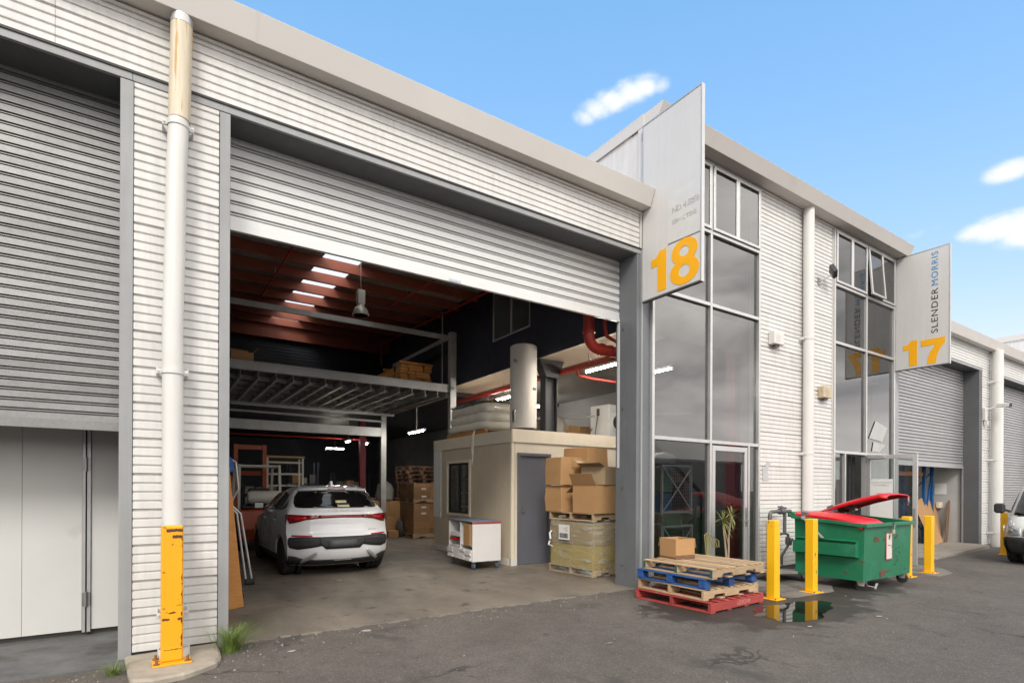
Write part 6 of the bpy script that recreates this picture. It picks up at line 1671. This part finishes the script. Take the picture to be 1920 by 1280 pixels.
# horizontal lettering on a -X face: local x -> -Y, local y -> Z, normal -> -X
RH = Matrix(((0, 0, -1), (-1, 0, 0), (0, 1, 0))).to_euler()
RV = Matrix(((0, 0, -1), (0, 1, 0), (1, 0, 0))).to_euler()
sign_text(s18, 'ND. 4 5056', .12, xf_ - .002, .61, 5.73, gh, RH, .003, .85)
sign_text(s18, 'SERV C TEXE', .09, xf_ - .002, .61, 5.56, gh, RH, .0, .85)
s17 = blade(15.52, 'white blade sign with orange number 17 and vertical lettering')
xf_ = 15.52 - .0275
flat(s17, [(a - .015, b_ - .005) for a, b_ in one], [tuple(range(len(one)))], xf_, .004, 'figure', signyellow)
seven = [(a, z + .02) for a, z in [(.565, 5.19), (.565, 5.04), (.86, 5.04), (.775, 4.92), (.715, 4.78), (.695, 4.60), (.875, 4.60), (.89, 4.76), (.94, 4.91), (1.05, 5.06), (1.05, 5.19)]]
flat(s17, seven, [tuple(range(len(seven)))], xf_, .004, 'figure', signyellow)
a_ = sign_text(s17, 'SLENDER', .185, xf_, .905, 5.33, ink, RV, .0, 1.15)
b_ = sign_text(s17, 'MORRIS', .185, xf_, .905, 6.46, signblue, RV, .0, 1.15)
for o_, L_ in ((a_, 1.06), (b_, .80)):
    w_ = max(v_.co.x for v_ in o_.data.vertices) - min(v_.co.x for v_ in o_.data.vertices)
    for v_ in o_.data.vertices: v_.co.x *= L_ / w_

single(MB().box(-.09, .09, -.003, 0, 0, .03), 'maker_sticker', M('stickblue', (.45, .50, .62), .5, var=.3, scale=40), 'small pale sticker on the bottom rail of the half-open door', 'sticker', (3.32, .363, 4.343))
# ---- wall fittings
def vent(label, x, y, z, s_=1.0, mat=None):
    o = thing('vent_box', label, 'vent', (x, y, z))
    mat = mat or cream
    part(MB().box(-.16 * s_, .16 * s_, -.13 * s_, 0, 0, .24 * s_), 'case', mat, o, bev=.012)
    for i in range(5): part(MB().box(-.10 * s_, .03 * s_, -.134 * s_, -.131 * s_, .05 * s_ + i * .03 * s_, .062 * s_ + i * .03 * s_), 'louvre', mat, o)
    part(MB().box(-.06 * s_, .06 * s_, -.09 * s_, -.03 * s_, -.04 * s_, -.001), 'outlet', darkgrey, o)
    return o
vent('pale siren box on the ribbed wall left of the long downpipe', 10.15, -.002, 4.42, 1.05, white_trim)
vent('stained cream vent box on the ribbed wall right of the long downpipe', 12.0, -.002, 3.55, 1.05, M('ventcream', (.5, .43, .30), .5, dirt=((.3, .16, .06), .6, 6, .5)))
FL = thing('floodlight', 'small black floodlight on a bracket beside the long downpipe', 'floodlight', (11.86, -.002, 6.10))
part(MB().box(-.05, .05, -.02, 0, -.12, .02), 'wall_plate', steel, FL)
part(MB().bar((0, -.02, -.06), (.10, -.22, .05), .03, .015).bar((.03, -.02, -.1), (.12, -.1, -.2), .012, .012), 'bracket', steel, FL)
R3 = Matrix.Rotation(R(-28), 3, 'X') @ Matrix.Rotation(R(30), 3, 'Z')
fh = part(MB().obox((.12, -.24, .12), .26, .09, .20, R3), 'housing', black, FL, bev=.01)
part(MB().obox(Vector((.12, -.24, .12)) + R3 @ Vector((0, -.047, 0)), .21, .006, .15, R3), 'lens', M('fl_lens', (.4, .4, .38), .15, var=.1), fh)
CM = thing('security_camera', 'white security camera with black lens beside the far downpipe', 'camera', (21.85, -.002, 4.0))
part(MB().box(-.16, .02, -.08, 0, -.22, .16), 'junction_box', white_trim, CM, bev=.01)
part(MB().bar((-.05, -.05, .12), (.05, -.35, .22), .03, .03), 'arm', white_trim, CM)
part(MB().bar((.05, -.30, .24), (.02, -.62, .20), .14, .12), 'camera_body', white_trim, CM, bev=.015)
part(MB().bar((.02, -.621, .20), (.018, -.635, .198), .13, .11), 'camera_lens', black, CM)
part(MB().box(-.1, .04, -.10, -.02, -.36, -.22), 'sensor', white_trim, CM)
single(MB().prism([(-.16, -.2), (.05, -.18), (.0, .02), (.15, .2), (-.05, .16), (-.1, .05), (-.18, .1)], 'y', -.004, 0), 'peeled_sticker', galv, 'torn grey sticker on the ribbed wall above the gas pipes', 'sticker', (9.98, -.003, 1.95))
# brown streaked tape residue under it
# ---- notices
nt_ = thing('door_notice', 'white printed notice on the open glass door', 'notice', (13.94, -.36, .86))
part(MB().box(-.012, -.0085, -.24, .24, 0, .98), 'sheet', paper, nt_)
me = text_mesh('GER SIMPLE FURNISHINGS', .052, .001, 0, 1.0)
w_ = max(v_.co.x for v_ in me.vertices) - min(v_.co.x for v_ in me.vertices)
for v_ in me.vertices: v_.co.x *= .44 / w_
link('print', me, gh, nt_, loc=(-.013, .0, .88), rot=RH)
for (a, b_, z) in ((-.10, .16, .83), (-.16, -.05, .82), (-.06, .10, .64), (-.02, .10, .61)):
    part(MB().box(-.0135, -.012, a, b_, z, z + .014), 'print_line', gh, nt_)
o = thing('paper_sheet', 'white papers taped inside the far shopfront pane', 'paper', (14.62, -.004, 2.95))
part(MB().add([(-.45, 0, -.13), (.22, -.0, -.19), (.50, 0, .17), (-.12, 0, .30)], [(0, 1, 2, 3)]), 'sheet', M('thinpaper', (.42, .42, .41), .6, var=.08), o)
part(MB().add([(-.30, .004, -.44), (.10, .004, -.44), (.42, .004, -.25), (-.22, .004, -.21)], [(0, 1, 2, 3)]), 'sheet', MT['thinpaper'], o)
for c_ in o.children: sm = c_.modifiers.new('t', 'SOLIDIFY'); sm.thickness = .002

# ---- inside the neighbouring doorway
rk = M('rack_blue', (.008, .085, .26), .45, var=.1)
RK = thing('storage_rack', 'blue steel racking uprights inside the neighbouring doorway', 'rack', (20.70, 1.0, -.075))
for x in (-.55, .05):
    for y in (0, .8): part(MB().box(x - .05, x + .05, y - .04, y + .04, 0, 4.2), 'upright', rk, RK)
    part(MB().bar((x, .04, .4), (x, .76, 1.3), .03, .03).bar((x, .76, 1.3), (x, .04, 2.2), .03, .03), 'brace', rk, RK)
part(MB().bar((-.5, 0, .7), (.0, 0, 2.1), .05, .04), 'diagonal', rk, RK)
for z in (.7, 2.1, 3.5): part(MB().box(-3.6, -.601, .0, .06, z, z + .12), 'beam', M('rack_orange', (.5, .16, .02), .5), RK)
for i, (x, s_, ln, lab, mm) in enumerate(((20.15, .65, 1.45, 'large brown cardboard sheet leaning in the neighbouring doorway', card), (20.45, .6, 1.35, 'second brown cardboard sheet behind the large one', card), (20.95, .8, 1.25, 'paler cardboard sheet leaning against the grey wall', card))):
    o = thing('cardboard_sheet', lab, 'cardboard', (x, .62 + .12 * i, -.075), R(-8 + 6 * i), 'cardboard sheets in the neighbouring doorway')
    q = MB().box(-s_ / 2, s_ / 2, -.006, .006, 0, ln).xf(Matrix.Rotation(R(-16 + 3 * i), 4, 'X') @ Matrix.Rotation(R(-14 + 12 * i if i < 2 else 0), 4, 'Y'))
    part(q, 'sheet', mm, o)
for i in range(3):
    single(MB().box(-.03, .03, -.02, .02, 0, 1.35).xf(Matrix.Rotation(R(9 + 3 * i), 4, 'Y')), 'timber_strip', [wood_dull, white_trim, wood_dull][i], ['dark timber strip leaning in the neighbouring doorway corner', 'white strip leaning between two dark strips', 'second dark strip nearest the jamb'][i], 'strip', (21.05 + .1 * i, .7 + .05 * i, -.075))
single(MB().box(-.004, .004, -.16, .16, 0, .36), 'wall_notice', paper, 'white notice on the grey wall of the neighbouring doorway', 'notice', (21.45, 1.0, 1.45))
vent('cream switch box on the grey wall of the neighbouring doorway', 21.37, 1.05, 1.0, .8, cream)

# ---- dracaena by the shopfront door
Pl = thing('dracaena_plant', 'spiky dracaena plant in front of the shut glass door', 'plant', (8.22, -.36, .0))
part(MB().lathe([(.14, 0), (.18, .30), (.19, .32), (.165, .32), (.15, .28)], n=20), 'pot', M('pot', (.06, .055, .05), .7, var=.1), Pl, smooth=40)
bark = M('bark', (.34, .28, .20), .8, var=.2, scale=20, bump=.4)
leafm = M('dracaena_leaf', (.16, .19, .05), .5, var=.25, scale=8, rnd=.1)
leaf2 = M('dracaena_leaf_dry', (.30, .27, .11), .55, var=.25, scale=8)
tips = [((-.03, .0, .28), (-.10, 0, .80), (-.17, -.02, 1.06)), ((.03, .02, .28), (.05, .02, .80), (.10, .0, 1.14))]
rr = random.Random(6)
for ti, tp in enumerate(tips):
    part(MB().tube([tp[0], tuple((Vector(tp[0]) + Vector(tp[1])) / 2 + Vector((.01, 0, 0))), tp[1], tp[2]], [.020, .018, .016, .015], 8), 'stem', bark, Pl, smooth=60)
    for mi, mat in enumerate((leafm, leaf2)):
        q = MB()
        for i in range(30 if mi == 0 else 10):
            az = rr.uniform(0, 2 * PI); el = rr.uniform(R(-35), R(85)) if mi == 0 else rr.uniform(R(-70), R(10)); ln = rr.uniform(.20, .34); w_ = rr.uniform(.007, .012)
            d = Vector((math.cos(az) * math.cos(el), math.sin(az) * math.cos(el), math.sin(el)))
            sd_ = d.cross(Vector((0, 0, 1))).normalized()
            p0 = Vector(tp[2]) + Vector((0, 0, rr.uniform(-.06, .04)))
            vs = []
            for k_ in range(5):
                f_ = k_ / 4; p = p0 + d * ln * f_ + Vector((0, 0, -.14 * ln * 2 * f_ * f_)); ww = w_ * (1 - f_ ** 2) + .001
                vs += [p - sd_ * ww, p + sd_ * ww]
            q.add(vs, [(2 * k_, 2 * k_ + 1, 2 * k_ + 3, 2 * k_ + 2) for k_ in range(4)])
        part(q, 'leaf_crown', mat, Pl, recalc=False, kind='stuff')
# dry reeds right of the carton
o = thing('dry_plant', 'withered stalks drooping behind the open carton', 'plant', (7.75, -.30, 0))
for i in range(4):
    part(MB().tube([(.02 * i, 0, 0), (.03 * i - .03, 0, .5), (.05 * i - .08, 0, .82), (.10 * i - .0, 0, .86 - .05 * i), (.16 + .05 * i, 0, .6)], .008, 5), 'stalk', leaf2, o)

# ---- grass tufts
def tuft(label, x, y, n_, hgt, spread, seed, lean=(0, 0)):
    rr = random.Random(seed); q = MB()
    for i in range(n_):
        az = rr.uniform(0, 2 * PI); r0 = abs(rr.gauss(0, spread * .35)); h_ = hgt * rr.uniform(.45, 1.1); out_ = spread * rr.uniform(.3, 1.5)
        b0 = Vector((r0 * math.cos(az), r0 * math.sin(az), 0)); d = Vector((math.cos(az) + lean[0], math.sin(az) + lean[1], 0)); sd_ = Vector((-math.sin(az), math.cos(az), 0)); w_ = rr.uniform(.0015, .0032)
        vs = []
        for k_ in range(5):
            f_ = k_ / 4; p = b0 + d * out_ * f_ ** 1.8 + Vector((0, 0, h_ * (f_ - .35 * f_ ** 3))); ww = w_ * (1 - f_) + .0004
            vs += [p - sd_ * ww, p + sd_ * ww]
        q.add(vs, [(2 * k_, 2 * k_ + 1, 2 * k_ + 3, 2 * k_ + 2) for k_ in range(4)])
    m_ = M('grass', (.13, .20, .035), .6, var=.35, scale=14)
    return tag(part(q, 'grass_tuft', m_, None, loc=(x, y, 0), recalc=False), label, 'grass', 'grass tufts by the pier')
tuft('green grass tuft at the foot of the left jamb', .60, -.20, 330, .37, .20, 1, (.3, -.2))
tuft('thin dry grass tuft left of the pier footing', -.30, -.42, 90, .16, .14, 2)
tuft('small weeds in front of the shut glass door', 8.9, -.10, 120, .12, .25, 3)

# ---- puddle
rr = random.Random(12); n_ = 90; pts = []
for i in range(n_):
    a = 2 * PI * i / n_
    rad = 1 + .13 * math.sin(3 * a + 1) + .05 * math.sin(7 * a) + .03 * math.sin(13 * a + 2) + rr.uniform(-.015, .015)
    pts.append((7.05 + .80 * rad * math.cos(a) + .18 * math.sin(a), -2.20 + .37 * rad * math.sin(a)))
wm = bpy.data.materials.new('puddle_water'); wm.use_nodes = True; b = wm.node_tree.nodes['Principled BSDF']
b.inputs['Base Color'].default_value = (.012, .011, .010, 1); b.inputs['Roughness'].default_value = .02; b.inputs['Specular IOR Level'].default_value = .6
q = MB().add([(x, y, .004) for x, y in pts], [tuple(range(n_))])
tag(part(q, 'puddle', wm), kind='structure')
# ---- litter
rr = random.Random(40)
for i, (x, y, s_, lab) in enumerate(((1.95, -.19, .045, 'torn white paper scrap near the threshold'), (1.1, -.55, .025, 'pale scrap near the grass tuft'), (3.9, -2.0, .025, 'pale scrap in the middle of the yard'), (7.6, -2.95, .035, 'flattened white scrap in front of the puddle'), (6.35, -2.75, .03, 'long pale sliver in front of the pallets'), (5.2, -1.2, .02, 'tiny pale scrap left of the pallets'), (2.6, 3.2, .03, 'white scrap on the floor behind the car'), (4.3, 1.6, .03, 'pale scrap on the warehouse floor'))):
    q = MB().add([(s_ * rr.uniform(.6, 1.2) * math.cos(a) * 1.6, s_ * rr.uniform(.5, 1) * math.sin(a), rr.uniform(0, .008)) for a in (0, .8, 1.9, 3.0, 4.2, 5.2)], [(0, 1, 2, 3, 4, 5)])
    o = single(q, 'litter', M('litterm', (.34, .32, .29), .8, var=.2, scale=20), lab, 'litter', (x, y, .016 if y > 0 else .005), group='litter on the ground')
    sm = o.modifiers.new('t', 'SOLIDIFY'); sm.thickness = .002
# broken crumbs of asphalt and gravel along the facade
q = MB(); rr = random.Random(99)
for i in range(520):
    zone = rr.random()
    if zone < .35: x, y = rr.uniform(.6, 6.4), -abs(rr.gauss(0, .25)) - .03
    elif zone < .55: x, y = rr.uniform(-1.2, .9), -rr.uniform(.1, 1.2)
    elif zone < .8: x, y = rr.uniform(7, 13), -abs(rr.gauss(0, .5)) - .1
    else: x, y = rr.uniform(.2, 10), -rr.uniform(.2, 4)
    s_ = rr.choice((.004, .005, .006, .009, .013)); z = gz(x) + .001
    a = [rr.uniform(.6, 1.3) for _ in range(6)]
    q.add([(x + s_ * a[0], y, z), (x, y + s_ * a[1], z), (x - s_ * a[2], y, z), (x, y - s_ * a[3], z), (x + s_ * .2, y, z + s_ * a[4])], [(0, 1, 4), (1, 2, 4), (2, 3, 4), (3, 0, 4)])
tag(part(q, 'gravel', M('gravel', (.24, .22, .20), .85, var=.35, scale=9)), 'loose grit and crumbs scattered over the yard', 'gravel', kind='stuff')
